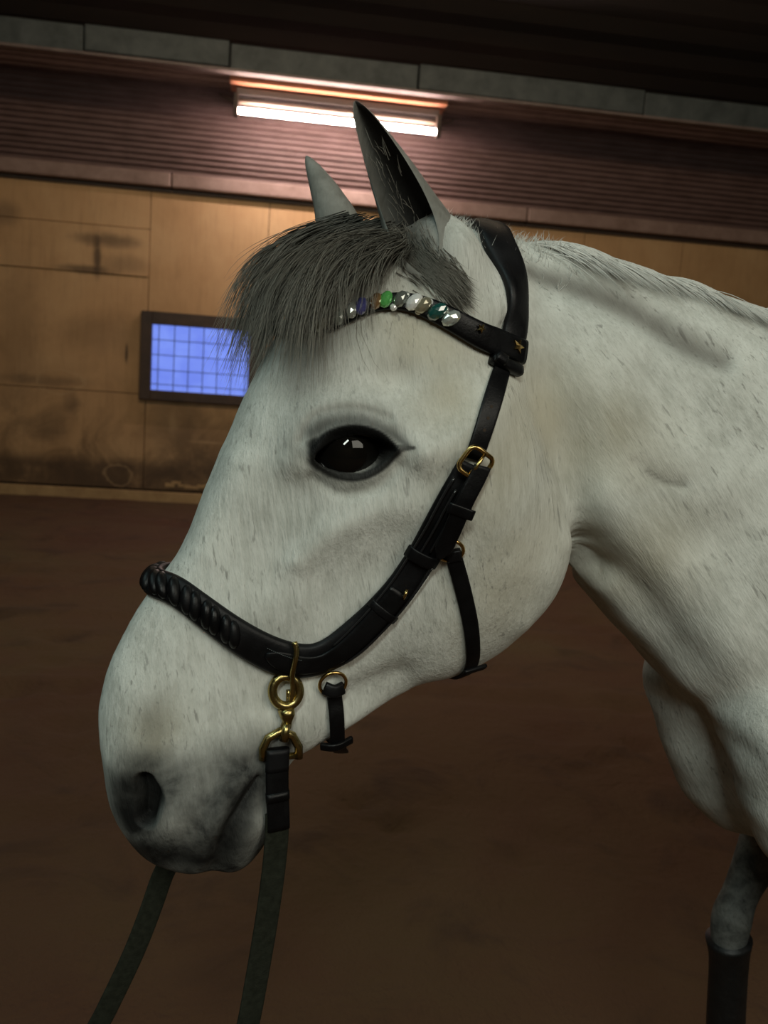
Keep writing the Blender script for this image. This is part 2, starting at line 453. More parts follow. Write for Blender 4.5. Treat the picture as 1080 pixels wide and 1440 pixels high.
Tc, Bc, Wc, Nc = catmull(T, 5), catmull(B, 5), catmull(W, 5)[:, 0], catmull(NE, 5)[:, 0]
def loft(rings, cap=True):
    n = len(rings[0]); V = np.vstack(rings); F = []
    for i in range(len(rings) - 1):
        for j in range(n):
            k = (j + 1) % n; F.append((i * n + j, i * n + k, (i + 1) * n + k, (i + 1) * n + j))
    if cap:
        F.append(tuple(range(n))[::-1]); F.append(tuple((len(rings) - 1) * n + j for j in range(n)))
    return V, F
def tube(pts, n=20):
    """pts: (x,y,z, rx, ry) joints; rings kept level-ish, returns V,F"""
    A = catmull(np.array(pts), 4); rings = []
    for i, p in enumerate(A):
        a = A[max(0, i - 1)]; b = A[min(len(A) - 1, i + 1)]; d = (b - a)[:3]; d /= np.linalg.norm(d)
        e = np.array([0, 1.0, 0]); e -= d * (d @ e); e /= np.linalg.norm(e); f = np.cross(d, e)
        t_ = np.linspace(0, 2 * PI, n + 1)[:-1]
        rings.append(p[:3] + np.outer(np.cos(t_), f) * p[3] + np.outer(np.sin(t_), e) * p[4])
    return loft(rings)
parts = [loft([ring(Tc[i], Bc[i], Wc[i], Nc[i]) for i in range(len(Tc))])]
def ell(c, r, rot=0.0):
    bm = bmesh.new(); bmesh.ops.create_uvsphere(bm, u_segments=24, v_segments=16, radius=1)
    V = np.array([v.co[:] for v in bm.verts]) * np.array(r); F = [tuple(v.index for v in f.verts) for f in bm.faces]; bm.free()
    c_, s_ = math.cos(rot), math.sin(rot); V = np.stack([V[:, 0] * c_ + V[:, 2] * s_, V[:, 1], -V[:, 0] * s_ + V[:, 2] * c_], -1)
    return V + np.array(c), F
FORE = {}
a_, z_ = plane_at(612, 378, -.050); b_, c_ = plane_at(499, 142, -.075)
for s_ in (-1, 1):                  # skin rising round the root of each ear
    e0 = np.array([a_, .046 * s_, z_]); e1 = np.array([b_, .075 * s_, c_]); ax_ = (e1 - e0) / np.linalg.norm(e1 - e0); e0 = e0 + np.array([.012, -.002 * s_, 0])
    parts.append(tube([(*(e0 - ax_ * .05), .052, .050), (*(e0 - ax_ * .02), .044, .042), (*(e0 + ax_ * .015), .031, .031), (*(e0 + ax_ * .045), .019, .019)]))
for s_ in (-1, 1):
    for (px_, py_, r_, zz_) in ((912, 965, .055, .075), (928, 1030, .055, .07), (950, 1085, .050, .06), (980, 1125, .040, .045)):
        a_, z_ = plane_at(px_, py_, .075); parts.append(ell((a_ + .9 * r_ + .01, .070 * s_, z_), (r_, .060, zz_), .0))     # breast lobes
    parts.append(ell((.66, .15 * s_, 1.14), (.13, .080, .20), .45))        # shoulder
    if s_ < 0:
        fl = [(.64, .135 * s_, 1.05, .10, .075), (.66, .14 * s_, .92, .088, .07), (.645, .14 * s_, .80, .068, .056), (.63, .135 * s_, .68, .050, .043), (.62, .13 * s_, .585, .041, .038),
          (.615, .13 * s_, .535, .046, .043), (.62, .13 * s_, .49, .042, .040), (.625, .13 * s_, .44, .032, .029), (.63, .13 * s_, .33, .030, .025), (.632, .13 * s_, .24, .031, .027),
          (.63, .13 * s_, .19, .040, .035), (.615, .13 * s_, .13, .032, .031), (.595, .13 * s_, .085, .040, .040)]
    else:       # the far foreleg is picked up in mid stride
        fl = [(.72, .13, 1.06, .10, .07), (.71, .13, .985, .078, .056), (.675, .13, .905, .050, .040), (.645, .13, .845, .033, .028), (.629, .13, .805, .027, .025), (.621, .13, .775, .030, .028), (.621, .13, .74, .026, .025),
              (.627, .13, .70, .021, .020), (.637, .13, .60, .021, .020), (.649, .13, .53, .023, .021), (.657, .13, .49, .030, .028), (.683, .13, .445, .026, .025), (.713, .13, .415, .034, .034)]
    FORE[s_] = fl; parts.append(tube(fl))
    hl = [(1.78, .14 * s_, 1.25, .20, .11), (1.80, .16 * s_, 1.08, .17, .10), (1.82, .16 * s_, .92, .115, .08), (1.90, .15 * s_, .76, .075, .055), (1.965, .14 * s_, .66, .055, .042), (1.99, .135 * s_, .60, .058, .040), (1.975, .13 * s_, .53, .042, .036),
          (1.96, .13 * s_, .42, .033, .029), (1.95, .13 * s_, .28, .033, .029), (1.94, .13 * s_, .20, .042, .036), (1.915, .13 * s_, .13, .033, .032), (1.89, .13 * s_, .085, .041, .041)]
    parts.append(tube(hl))
Vs = []; Fs = []; off = 0
for V, F in parts:
    Vs.append(V); Fs += [tuple(i + off for i in f) for f in F]; off += len(V)
me0 = mesh('body', np.vstack(Vs), Fs)
ob = bpy.data.objects.new('tmp', me0); C.objects.link(ob)
md = ob.modifiers.new('r', 'REMESH'); md.mode = 'VOXEL'; md.voxel_size = .006; md.adaptivity = 0
dg = bpy.context.evaluated_depsgraph_get(); me1 = bpy.data.meshes.new_from_object(ob.evaluated_get(dg)); bpy.data.objects.remove(ob)

def read(me):
    V = np.empty(len(me.vertices) * 3); me.vertices.foreach_get('co', V); V = V.reshape(-1, 3)
    E = np.empty(len(me.edges) * 2, int); me.edges.foreach_get('vertices', E); return V, E.reshape(-1, 2)
def laplace(V, E, wgt, it, taubin=True):
    deg = np.bincount(E.ravel(), minlength=len(V))[:, None]
    for k in range(it):
        for f in ((.6, -.62) if taubin else (.6,)):
            S = np.stack([np.bincount(E[:, 0], V[E[:, 1], c], len(V)) + np.bincount(E[:, 1], V[E[:, 0], c], len(V)) for c in range(3)], -1)
            V = V + f * wgt[:, None] * (S / deg - V)
    return V
V, E = read(me1)
V = laplace(V, E, np.ones(len(V)), 12)
jn_ = np.exp(-(((V[:, 0] - .5) / .22) ** 2 + ((V[:, 2] - 1.08) / .2) ** 2)) + np.exp(-(((V[:, 0] - 1.75) / .25) ** 2 + ((V[:, 2] - 1.1) / .25) ** 2))
V = laplace(V, E, np.clip(jn_ * 1.2, 0, 1) * .9, 60, False)
me1.vertices.foreach_set('co', V.ravel()); me1.update()
# finer mesh where the head is seen, finest round eye and nostril
def refine(me, sel):
    bm = bmesh.new(); bm.from_mesh(me)
    ed = [e for e in bm.edges if sel[e.verts[0].index] and sel[e.verts[1].index]]
    bmesh.ops.subdivide_edges(bm, edges=ed, cuts=1, use_grid_fill=True)
    bm.to_mesh(me); bm.free()
near_px = projn(h2w(V)); near_px = np.where(np.isfinite(near_px), near_px, -999)
refine(me1, (V[:, 0] < .50) & (V[:, 2] > 1.0))
V, E = read(me1)
bvh = BVHTree.FromPolygons([tuple(v) for v in V.tolist()], [tuple(p.vertices) for p in me1.polygons])
def surf(px, py):
    o = MHI @ EYE; d = (MHI.to_3x3() @ ray(px, py)).normalized()
    h = bvh.ray_cast(o, d)
    if h[0] is None:
        a, z = plane_at(px, py); h = bvh.find_nearest(Vector((a, 0, z)))
    return np.array(h[0]), np.array(h[1])
ec = surf(495, 634)[0]; nc = surf(195, 1125)[0]
def dn(c): return np.sqrt((V[:, 0] - c[0]) ** 2 + (V[:, 2] - c[2]) ** 2)
refine(me1, (dn(ec) < .06) | (dn(nc) < .05) | (dn(surf(335, 1150)[0]) < .05))
V, E = read(me1)
V = laplace(V, E, ((V[:, 0] < .5) & (V[:, 2] > 1.0)).astype(float), 4)

# ---- relief, in the lengthwise plane, the same on both sides
P2 = V[:, [0, 2]]
def s2(px, py): p = surf(px, py)[0]; return np.array([p[0], p[2]])
def chain(pts, r):
    """gaussian tube round a pixel polyline; r in m (scalar or per point)"""
    Q = catmull([s2(*p) for p in pts], 6) if len(pts) > 2 else np.array([s2(*p) for p in pts])
    rr = np.interp(np.linspace(0, 1, len(Q)), np.linspace(0, 1, len(pts)), np.broadcast_to(r, len(pts)))
    best = np.full(len(P2), 1e9)
    box = (P2 > Q.min(0) - rr.max() * 3).all(1) & (P2 < Q.max(0) + rr.max() * 3).all(1)
    i_ = np.where(box)[0]; p = P2[i_]; b = np.full(len(i_), 1e9)
    for k in range(len(Q) - 1):
        d = Q[k + 1] - Q[k]; t = np.clip(((p - Q[k]) @ d) / (d @ d + 1e-12), 0, 1)
        dd = np.linalg.norm(p - (Q[k] + t[:, None] * d), axis=1) / (rr[k] + (rr[k + 1] - rr[k]) * t); b = np.minimum(b, dd)
    best[i_] = b; return np.exp(-best ** 2)
def blob(px, py, rx, ry, ang):
    """elliptic gaussian, radii in m, ang in degrees in the picture (0 = along x)"""
    c = s2(px, py); a = math.radians(ang); u = np.array([math.cos(a), -math.sin(a)]); v = np.array([math.sin(a), math.cos(a)])
    d = P2 - c; return np.exp(-((d @ u / rx) ** 2 + (d @ v / ry) ** 2))
def smooth(x, a, b): t = np.clip((x - a) / (b - a), 0, 1); return t * t * (3 - 2 * t)
side = np.clip(np.abs(V[:, 1]) / .03, 0, 1)             # fades features out on the midline
D = np.zeros(len(V))
# jowl (cheek) plate with its rear edge
D += .010 * chain([(700, 640), (690, 740), (690, 820), (650, 870)], .055)
D += .006 * chain([(790, 770), (770, 830), (735, 870)], .02)
D -= .010 * chain([(815, 770), (808, 690), (790, 610), (768, 545)], [.014, .018, .024, .03])
D -= .014 * chain([(798, 790), (815, 800)], .014)
# lower edge of the neck muscle / groove, and jugular groove
D -= .012 * chain([(830, 770), (900, 850), (960, 940), (1030, 1030)], [.02, .024, .028, .03])
D += .012 * chain([(850, 700), (930, 790), (1000, 890), (1070, 1000)], [.03, .035, .04, .045])
D += .010 * chain([(845, 830), (890, 880), (940, 940), (1000, 1010)], .018)
D -= .002 * chain([(890, 650), (915, 670), (955, 680)], .007)
D += .009 * chain([(820, 545), (900, 600), (1000, 680)], .04)
# crest hollow under the mane
D -= .006 * chain([(760, 395), (850, 425), (940, 470), (1020, 505)], .014)
# facial crest, nasal side hollow, brow, temple
D += .005 * chain([(640, 700), (560, 712), (480, 740), (420, 790)], [.03, .018, .014, .012])
D -= .006 * chain([(400, 700), (370, 790)], .03)
D -= .006 * chain([(540, 790), (480, 830)], .035)
D += .007 * chain([(415, 650), (440, 590), (500, 572), (560, 592), (590, 630)], .016)   # orbital rim
D -= .007 * blob(560, 530, .022, .016, 0)            # hollow above the eye
D += .008 * chain([(600, 640), (650, 610), (690, 570)], .022)
D += .004 * chain([(330, 650), (280, 770)], .016)
D -= .005 * chain([(400, 980), (460, 940)], .02)
# jaw bar and chin groove
D -= .007 * chain([(480, 985), (560, 950)], .018); D += .004 * chain([(480, 1020), (560, 975)], .010)
D -= .006 * chain([(412, 1060), (400, 1085)], .012)
# ear base
D += .014 * chain([(620, 400), (640, 350)], .026) 
D += .006 * chain([(665, 450), (640, 430)], .02)
# eye: lids, crease, opening
D += .0052 * chain([(446, 636), (468, 608), (500, 600), (533, 609), (556, 630)], .0058)
D += .0022 * chain([(448, 648), (472, 669), (505, 674), (538, 658), (556, 632)], .0045)
D -= .0025 * chain([(425, 620), (448, 584), (500, 575), (545, 588)], .0045)
D -= .0025 * chain([(440, 672), (480, 695), (530, 684), (560, 655)], .005)
eu = s2(553, 630) - s2(446, 645); el = np.linalg.norm(eu); eu /= el; ev = np.array([-eu[1], eu[0]])
em = s2(500, 638); q = P2 - em; uu = q @ eu / (el / 2); vv = q @ ev
half_h = np.clip(1 - np.abs(uu) ** 1.8, 0, 1) ** .62 * .0152
hole = smooth(half_h - np.abs(vv), -.0008, .0022) * (np.abs(uu) < 1)
# nostril and mouth
nst = blob(196, 1122, .016, .031, 4); nst_r = np.clip(blob(198, 1118, .030, .046, 6) - nst, 0, 1)
D += .008 * nst_r
nh = chain([(204, 1100), (211, 1122), (206, 1150)], [.009, .0120, .009])
D -= .018 * smooth(nh, .25, .8)
D += .006 * blob(245, 1150, .02, .025, 0)
mth = chain([(362, 1098), (345, 1130), (325, 1165), (312, 1205), (305, 1225)], [.004, .006, .008, .010, .012])
D -= .009 * mth
D += .004 * chain([(340, 1095), (318, 1125), (298, 1170)], .012); D += .005 * blob(360, 1160, .016, .022, 60)
D -= .003 * chain([(380, 1060), (350, 1075)], .008)
D *= side
# veins and hide texture
def fbm(P, sc, seed=0.0):
    return np.array([mnoise.noise(Vector((p[0] * sc + seed, p[1] * sc, p[2] * sc))) for p in P])
msk = (V[:, 0] < .62) & (V[:, 2] > .9)
nz = np.zeros(len(V)); nz[msk] = fbm(V[msk], 28) * .0011 + fbm(V[msk], 11, 7) * .0022
D += nz
bm = bmesh.new(); bm.from_mesh(me1)
NRM = np.empty(len(V) * 3); me1.vertices.foreach_set('co', V.ravel()); me1.update(); me1.vertices.foreach_get('normal', NRM); NRM = NRM.reshape(-1, 3)
bm.free()
V = V + NRM * D[:, None]
lat = np.zeros_like(V); lat[:, 1] = np.sign(V[:, 1])
V = V - lat * (hole * .020)[:, None]
V[:, 2] = np.maximum(V[:, 2], .075)
me1.vertices.foreach_set('co', V.ravel()); me1.update()
# pigment masks, some with painted shade
dark = np.zeros(len(V))
dark = np.maximum(dark, 1.0 * smooth(chain([(450, 630), (470, 612), (500, 604), (530, 610), (553, 628)], [.010, .0085, .0075, .006, .005]), .1, .8))
dark = np.maximum(dark, .97 * smooth(chain([(448, 648), (472, 665), (505, 670), (536, 656), (556, 632)], [.009, .0065, .0048, .0048, .005]), .1, .8))
dark = np.maximum(dark, .97 * smooth(chain([(449, 626), (452, 650)], .0105), .1, .8))
dark = np.maximum(dark, .85 * smooth(chain([(553, 629), (578, 627)], [.005, .0018]), .1, .8))
dark = np.maximum(dark, .78 * chain([(442, 608), (468, 596), (510, 593), (545, 607), (572, 626)], [.010, .012, .010, .007, .003]))
dark = np.maximum(dark, .28 * chain([(428, 625), (452, 596), (520, 585)], .016)); dark = np.maximum(dark, .30 * chain([(440, 668), (490, 684), (540, 672)], .010))
dark = np.maximum(dark, hole)
grey = np.zeros(len(V))
muz = 1 - smooth(V[:, 2] - 0.12 * (V[:, 0] - s2(250, 1090)[0]), s2(250, 1105)[1], s2(250, 1020)[1])  # grey muzzle skin, also painted dimmer as the light falls off downwards
muz = muz * (1 - smooth(V[:, 0], s2(395, 1080)[0], s2(430, 1050)[0]))
grey = np.maximum(grey, .96 * muz)
grey = np.maximum(grey, .95 * blob(196, 1122, .034, .050, 4))
grey = np.maximum(grey, .85 * blob(205, 1070, .035, .022, 0))
grey = np.maximum(grey, .55 * blob(215, 1030, .02, .03, 0))
grey = np.maximum(grey, .95 * chain([(365, 1090), (345, 1130), (325, 1170), (305, 1215)], [.014, .020, .025, .028]))
grey = np.maximum(grey, .9 * chain([(290, 1175), (330, 1120), (375, 1080)], .020))
grey = np.maximum(grey, .85 * chain([(220, 1195), (270, 1200), (310, 1200)], .016))
grey = np.maximum(grey, .85 * chain([(300, 1090), (350, 1075), (380, 1085)], .022))
grey -= .32 * blob(242, 1150, .016, .020, -30) + .30 * blob(285, 1095, .014, .02, 0) + .42 * blob(364, 1155, .012, .026, 15)
grey -= .5 * chain([(143, 1040), (146, 1100), (165, 1160)], .008)
grey = np.clip(grey, 0, 1)
dark = np.maximum(dark, .80 * smooth(blob(194, 1128, .027, .042, 6), .2, .85)); dark = np.maximum(dark, .80 * chain([(358, 1100), (340, 1140), (320, 1180), (308, 1210)], [.010, .016, .021, .025])); dark = np.maximum(dark, .85 * chain([(205, 1195), (250, 1204), (315, 1212)], .015))
dark = np.maximum(dark, .93 * smooth(nh, .2, .7)); dark = np.maximum(dark, .85 * mth)
warm = np.zeros(len(V))                                # yellowish brown coat areas
for a in ((700, 640, .05, .09), (780, 580, .06, .05), (720, 800, .05, .08), (630, 560, .03, .03), (860, 620, .07, .05), (215, 1040, .02, .03), (600, 470, .06, .04), (900, 780, .06, .06)):
    warm = np.maximum(warm, blob(a[0], a[1], a[2], a[3], 20))
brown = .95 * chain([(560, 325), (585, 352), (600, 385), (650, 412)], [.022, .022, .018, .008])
brown = np.maximum(brown, .75 * chain([(745, 380), (820, 405), (900, 440), (960, 480), (1020, 508)], [.007, .011, .013, .015, .011]))  # shade along the mane's edge painted as a brown line
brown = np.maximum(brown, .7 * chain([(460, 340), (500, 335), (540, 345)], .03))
brown = np.maximum(brown, .55 * chain([(905, 660), (930, 675), (958, 680)], .0025))  # shade in the small neck crease painted in
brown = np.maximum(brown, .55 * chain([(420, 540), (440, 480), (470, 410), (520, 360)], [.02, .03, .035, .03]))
lower = 1 - smooth(V[:, 2], .86, 1.02)                  # darker grey legs, carried up the forearm to paint its shade too
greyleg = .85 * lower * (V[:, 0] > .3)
neck = smooth(V[:, 0] - .45 * (1.35 - V[:, 2]), .16, .26)
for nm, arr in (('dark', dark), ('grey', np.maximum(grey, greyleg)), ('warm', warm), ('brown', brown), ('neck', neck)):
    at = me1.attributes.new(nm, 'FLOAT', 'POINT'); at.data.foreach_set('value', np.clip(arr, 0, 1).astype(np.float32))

def m_coat():
    t = NT('grey_horse_coat', .72)
    hv = s2(300, 700) - s2(620, 420); ang = math.atan2(hv[1], hv[0])
    tc = t.n('ShaderNodeTexCoord')
    def stretched(a, s):
        m1 = t.n('ShaderNodeMapping'); m1.inputs['Rotation'].default_value = (0, a, 0); t.l(tc.outputs['Object'], m1.inputs['Vector'])
        m2 = t.n('ShaderNodeMapping'); m2.inputs['Scale'].default_value = s; t.l(m1.outputs[0], m2.inputs['Vector']); return m2.outputs[0]
    face = stretched(math.radians(-80), (.16, 1, 1)); nk = stretched(math.radians(-50), (.16, 1, 1))
    na = t.attr('neck')
    def two(*a):
        f = t.noise(face, *a); k = t.noise(nk, *a); nd = t.n('ShaderNodeMix', data_type='FLOAT'); t.l(na, nd.inputs[0]); t.l(f, nd.inputs[2]); t.l(k, nd.inputs[3]); return nd.outputs[0]
    fine = two(620, 3, .6); med = two(190, 4, .65); iso = t.noise(tc.outputs['Object'], 16, 5, .6, .3); big = t.noise(tc.outputs['Object'], 6, 3, .5)
    base = t.ramp(iso, [(.3, (.40, .405, .365)), (.7, (.64, .65, .60))])
    base = t.mix(t.mr(med, .35, .7, 0, .45), base, (.74, .745, .70))
    base = t.mix(t.mr(fine, .5, .75, 0, .30), base, (.22, .22, .20))
    base = t.mix(t.math('MULTIPLY', t.attr('warm'), t.mr(big, .3, .7, .4, .95)), base, (.43, .385, .28))
    # fleabitten flecks, denser in patches
    fl = two(240, 3, .6, .3); dens = t.noise(tc.outputs['Object'], 9, 2, .5)
    fk = t.math('MULTIPLY', t.mr(fl, .58, .70, 0, 1), t.mr(dens, .38, .60, .12, .62))
    base = t.mix(fk, base, (.17, .165, .15))
    fl2 = two(85, 2, .5, .2)
    base = t.mix(t.math('MULTIPLY', t.mr(fl2, .66, .76, 0, .5), t.attr('neck')), base, (.11, .105, .10))
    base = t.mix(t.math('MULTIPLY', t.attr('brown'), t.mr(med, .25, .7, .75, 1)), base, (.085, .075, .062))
    gn = t.mr(t.noise(tc.outputs['Object'], 34, 5, .65, .4), .3, .7, .82, 1.08)
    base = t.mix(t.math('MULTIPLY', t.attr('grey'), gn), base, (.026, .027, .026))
    base = t.mix(t.attr('dark'), base, (.006, .006, .006))
    t.col(base)
    r = t.math('SUBTRACT', .78, t.math('MULTIPLY', t.attr('dark'), .30)); t.l(r, t.b.inputs['Roughness'])
    t.b.inputs['Specular IOR Level'].default_value = .12
    t.b.inputs['Sheen Weight'].default_value = .0
    h = t.math('ADD', t.math('MULTIPLY', fine, .5), t.math('MULTIPLY', med, 1.0))
    t.bump(h, .55, .0022); return t.m
M_coat = m_coat()
horse = empty('horse', P0H, PSI)
setp(horse, 'fleabitten grey horse with dark eye and grey forelock, seen side on in a bridle', 'horse')
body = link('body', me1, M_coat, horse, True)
V, E = read(me1)
bvh = BVHTree.FromPolygons([tuple(v) for v in V.tolist()], [tuple(p.vertices) for p in me1.polygons])

# ---- eyes
M_eye = NT('eyeball', .04, 0, (.004, .0035, .003)); M_eye.b.inputs['Specular IOR Level'].default_value = .35; M_eye = M_eye.m
M_rim = NT('wet_lid_rim', .18, 0, (.05, .05, .052)).m
def sphere(name, r, loc, mat, parent, sc=(1, 1, 1), seg=32, rot=None):
    bm = bmesh.new(); bmesh.ops.create_uvsphere(bm, u_segments=seg, v_segments=seg // 2, radius=r)
    for v in bm.verts: v.co = Vector((v.co.x * sc[0], v.co.y * sc[1], v.co.z * sc[2]))
    if rot is not None: bmesh.ops.transform(bm, matrix=rot, verts=bm.verts)
    me = bpy.data.meshes.new(name); bm.to_mesh(me); bm.free()
    o = link(name, me, mat, parent, True); o.location = loc; return o
pe = surf(497, 610)[0]; rimY = abs(ec[1])
RE = .030
for s_ in (-1, 1):
    ey = sphere('eye', RE, (em[0], s_ * (rimY - RE + .0035), em[1]), M_eye, horse)
    pts = [(448, 650), (466, 664), (488, 671), (510, 669), (530, 658), (542, 646)]
    Q = catmull([s2(*p) for p in pts], 5); c = np.array([em[0], rimY - RE + .0035, em[1]])
    L3 = []
    for i, a in enumerate(Q):
        d2 = ((a - em) ** 2).sum(); y = c[1] + math.sqrt(max(0, RE ** 2 - d2)); L3.append((a[0], s_ * y, a[1], .0012 * math.sin(PI * (i + .5) / len(Q)) + .0003, .0012))
    Vt, Ft = tube(L3, 8); link('lower_lid_rim', mesh('lower_lid_rim', Vt, Ft), M_rim, ey, True)
    pass
for o in bpy.data.objects:
    if o.name.startswith('lower_lid_rim'): o.location = -o.parent.location

# ---- ears: cupped leaves standing on the poll
t = NT('ear_skin', .75); tc_ = t.coord('Object', (1, 1, 1))
n1 = t.noise(tc_, 60, 4, .6)
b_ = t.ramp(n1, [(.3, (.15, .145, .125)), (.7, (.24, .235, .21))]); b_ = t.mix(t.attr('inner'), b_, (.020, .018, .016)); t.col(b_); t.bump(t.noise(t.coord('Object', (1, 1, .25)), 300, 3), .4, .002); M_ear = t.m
def ear(base, tip, openv, rb, name='ear', bend=.0, nearside=1):
    """base, tip local points; openv: direction the cup faces"""
    base = Vector(base); tip = Vector(tip); ax = (tip - base); L = ax.length; ax.normalize()
    o = Vector(openv); o = (o - ax * o.dot(ax)).normalized(); sd = ax.cross(o)
    prof = [(0, .45, 359), (.06, .85, 355), (.15, 1.12, 335), (.28, 1.06, 290), (.45, .84, 255), (.6, .68, 240), (.75, .50, 225), (.87, .34, 210), (.95, .20, 195), (1.0, .05, 180)]
    n = 28; V = []; inn = []; F = []
    pr = catmull(np.array(prof), 5)
    for (tt, r, arc) in pr:
        rr = rb * max(r, .02); cen = base + ax * (L * tt) + o * (bend * math.sin(tt * PI) + .30 * rr + .0 * tt)
        arc = math.radians(arc)
        for layer, dr in ((0, 0.0), (1, -.0032)):
            for j in range(n + 1):
                a = PI + (j / n - .5) * arc      # centred on the back of the ear
                e = 1.0 + (.0 if layer == 0 else 0)
                r2 = max(rr + dr * (1 - abs(2 * j / n - 1) ** 6), .0005)
                V.append(cen + (o * math.cos(a) * r2 * .95 + sd * math.sin(a) * r2)); 
                edge = abs(2 * j / n - 1)
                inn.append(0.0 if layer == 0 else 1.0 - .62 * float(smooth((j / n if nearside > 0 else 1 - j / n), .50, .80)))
    m = 2 * (n + 1)
    for i in range(len(pr) - 1):
        for j in range(n):
            a = i * m + j; F.append((a, a + 1, a + m + 1, a + m))
            a = i * m + n + 1 + j; F.append((a + 1, a, a + m, a + m + 1))
        for j, k in ((0, n + 1), (n, 2 * n + 1)):
            a = i * m + j; b = i * m + k; F.append((a, b, b + m, a + m))
    k = (len(pr) - 1) * m
    for j in range(n): F.append((k + j, k + j + 1, k + n + 2 + j, k + n + 1 + j))
    me = mesh(name, V, F); at = me.attributes.new('inner', 'FLOAT', 'POINT'); at.data.foreach_set('value', inn)
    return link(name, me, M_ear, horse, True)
def on_ray(px, py, y):
    a, z = plane_at(px, py, y); return (a, y, z)
eb = on_ray(612, 378, -.050); et = on_ray(499, 142, -.075)
eb2 = tuple(np.array(eb) + (np.array(eb) - np.array(et)) * .10)
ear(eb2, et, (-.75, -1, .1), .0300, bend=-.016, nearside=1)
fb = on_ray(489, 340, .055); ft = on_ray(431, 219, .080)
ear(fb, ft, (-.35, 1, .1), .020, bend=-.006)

# ---- hooves
M_hoof = m_noisy('hoof_horn', (.05, .045, .04), (.12, .10, .085), .5, 20)
def hoof(c, axis):
    """c: coronet centre, axis: unit vector down the hoof wall to the sole"""
    ax = Vector(axis).normalized(); fw = Vector((0, 1, 0)).cross(ax).normalized(); rings = []
    for (d, r, dx) in ((.0, .040, .0), (.018, .046, .006), (.085, .062, .020)):
        rings.append([tuple(Vector(c) + ax * d + fw * (dx + r * 1.1 * math.cos(a)) + Vector((0, 1, 0)) * r * math.sin(a)) for a in np.linspace(0, 2 * PI, 25)[:-1]])
    V_, F_ = loft(np.array(rings)); return link('hoof', mesh('hoof', V_, F_), M_hoof, horse, True)
hoof((.595, -.13, .085), (0, 0, -1)); hoof((.710, .13, .415), (.80, 0, -.60))
for s_ in (-1, 1): hoof((1.89, .13 * s_, .085), (0, 0, -1))
# ---- black boots on both front cannons
M_boot = m_noisy('boot_shell', (.004, .004, .004), (.010, .010, .010), .5, 40)
for s_ in (-1, 1):
    A = [p for p in FORE[s_]][6:11]; A = [(p[0], p[1], p[2], p[3] + .007, p[4] + .007) for p in A]
    if s_ > 0: A = [(p[0], p[1], p[2], p[3] * 1.0, p[4] * 1.0) for p in A]
    V_, F_ = tube(A, 24); bo = link('leg_boot', mesh('leg_boot', V_, F_), M_boot, horse, True)
# ================================================================== HAIR (built strand by strand, one mesh per tuft)
def strands(name, paths, r0, mat, parent, kind='stuff', shade=None):
    """paths: list of (n,3) arrays with equal n"""
    P = np.array(paths); S, n, _ = P.shape
    Tn = np.gradient(P, axis=1); Tn /= np.linalg.norm(Tn, axis=2, keepdims=True) + 1e-9
    up = np.array([.3, .9, .2]); A = np.cross(Tn, up); A /= np.linalg.norm(A, axis=2, keepdims=True) + 1e-9; Bv = np.cross(Tn, A)
    tt = np.linspace(0, 1, n); rad = r0 * (1 - tt ** 2 * .92)
    rad = rad[None, :, None] * np.random.default_rng(1).uniform(.6, 1.3, (S, 1, 1))
    V = np.stack([P + rad * (A * math.cos(k) + Bv * math.sin(k)) for k in (0, 2.094, 4.189)], 2).reshape(-1, 3)
    base = np.arange(S)[:, None, None] * n * 3 + np.arange(n - 1)[None, :, None] * 3
    F = []
    for k in range(3):
        k2 = (k + 1) % 3; F.append(np.stack([base[..., 0] + k, base[..., 0] + k2, base[..., 0] + 3 + k2, base[..., 0] + 3 + k], -1))
    F = np.concatenate([f.reshape(-1, 4) for f in F])
    me = bpy.data.meshes.new(name)
    me.vertices.add(len(V)); me.vertices.foreach_set('co', V.ravel().astype(np.float32))
    me.loops.add(F.size); me.loops.foreach_set('vertex_index', F.ravel().astype(np.int32))
    me.polygons.add(len(F)); me.polygons.foreach_set('loop_start', np.arange(0, F.size, 4, dtype=np.int32))
    me.update(calc_edges=True); me.validate()
    at = me.attributes.new('tip', 'FLOAT', 'POINT'); at.data.foreach_set('value', np.tile(np.repeat(tt, 3), S).astype(np.float32))
    if shade is None: shade = np.random.default_rng(4).uniform(0, 1, S)
    at = me.attributes.new('shade', 'FLOAT', 'POINT'); at.data.foreach_set('value', np.repeat(np.array(shade), 3 * n).astype(np.float32))
    o = link(name, me, mat, parent, True)
    if kind: o['kind'] = kind
    return o
def m_hair(name, c0, c1, tipc):
    t = NT(name, .6); n = t.noise(t.coord('Object', (1, 1, .2)), 120, 3, .6)
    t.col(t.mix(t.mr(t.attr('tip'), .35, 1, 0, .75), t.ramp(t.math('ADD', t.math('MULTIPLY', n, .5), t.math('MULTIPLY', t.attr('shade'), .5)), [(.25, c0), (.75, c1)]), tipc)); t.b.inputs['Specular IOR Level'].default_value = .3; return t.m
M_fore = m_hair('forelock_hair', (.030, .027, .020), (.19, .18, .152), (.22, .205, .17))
M_mane = m_hair('mane_hair', (.50, .49, .45), (.70, .69, .64), (.55, .54, .50))
M_dark = m_hair('dark_ear_base_hair', (.05, .044, .034), (.16, .15, .125), (.20, .19, .16))
M_tail = m_hair('tail_hair', (.25, .25, .24), (.5, .5, .47), (.5, .5, .45))
M_fuzz = m_hair('ear_fuzz', (.20, .185, .16), (.30, .28, .24), (.35, .33, .29))
def lerp(a, b, t): return a + (b - a) * t
def outside(p, mn):
    """keep a local point at least mn outside the body"""
    h = bvh.find_nearest(Vector(p)); d = (Vector(p) - h[0]).dot(h[1])
    if d < mn: p = np.array(h[0]) + np.array(h[1]) * mn
    return np.array(p)
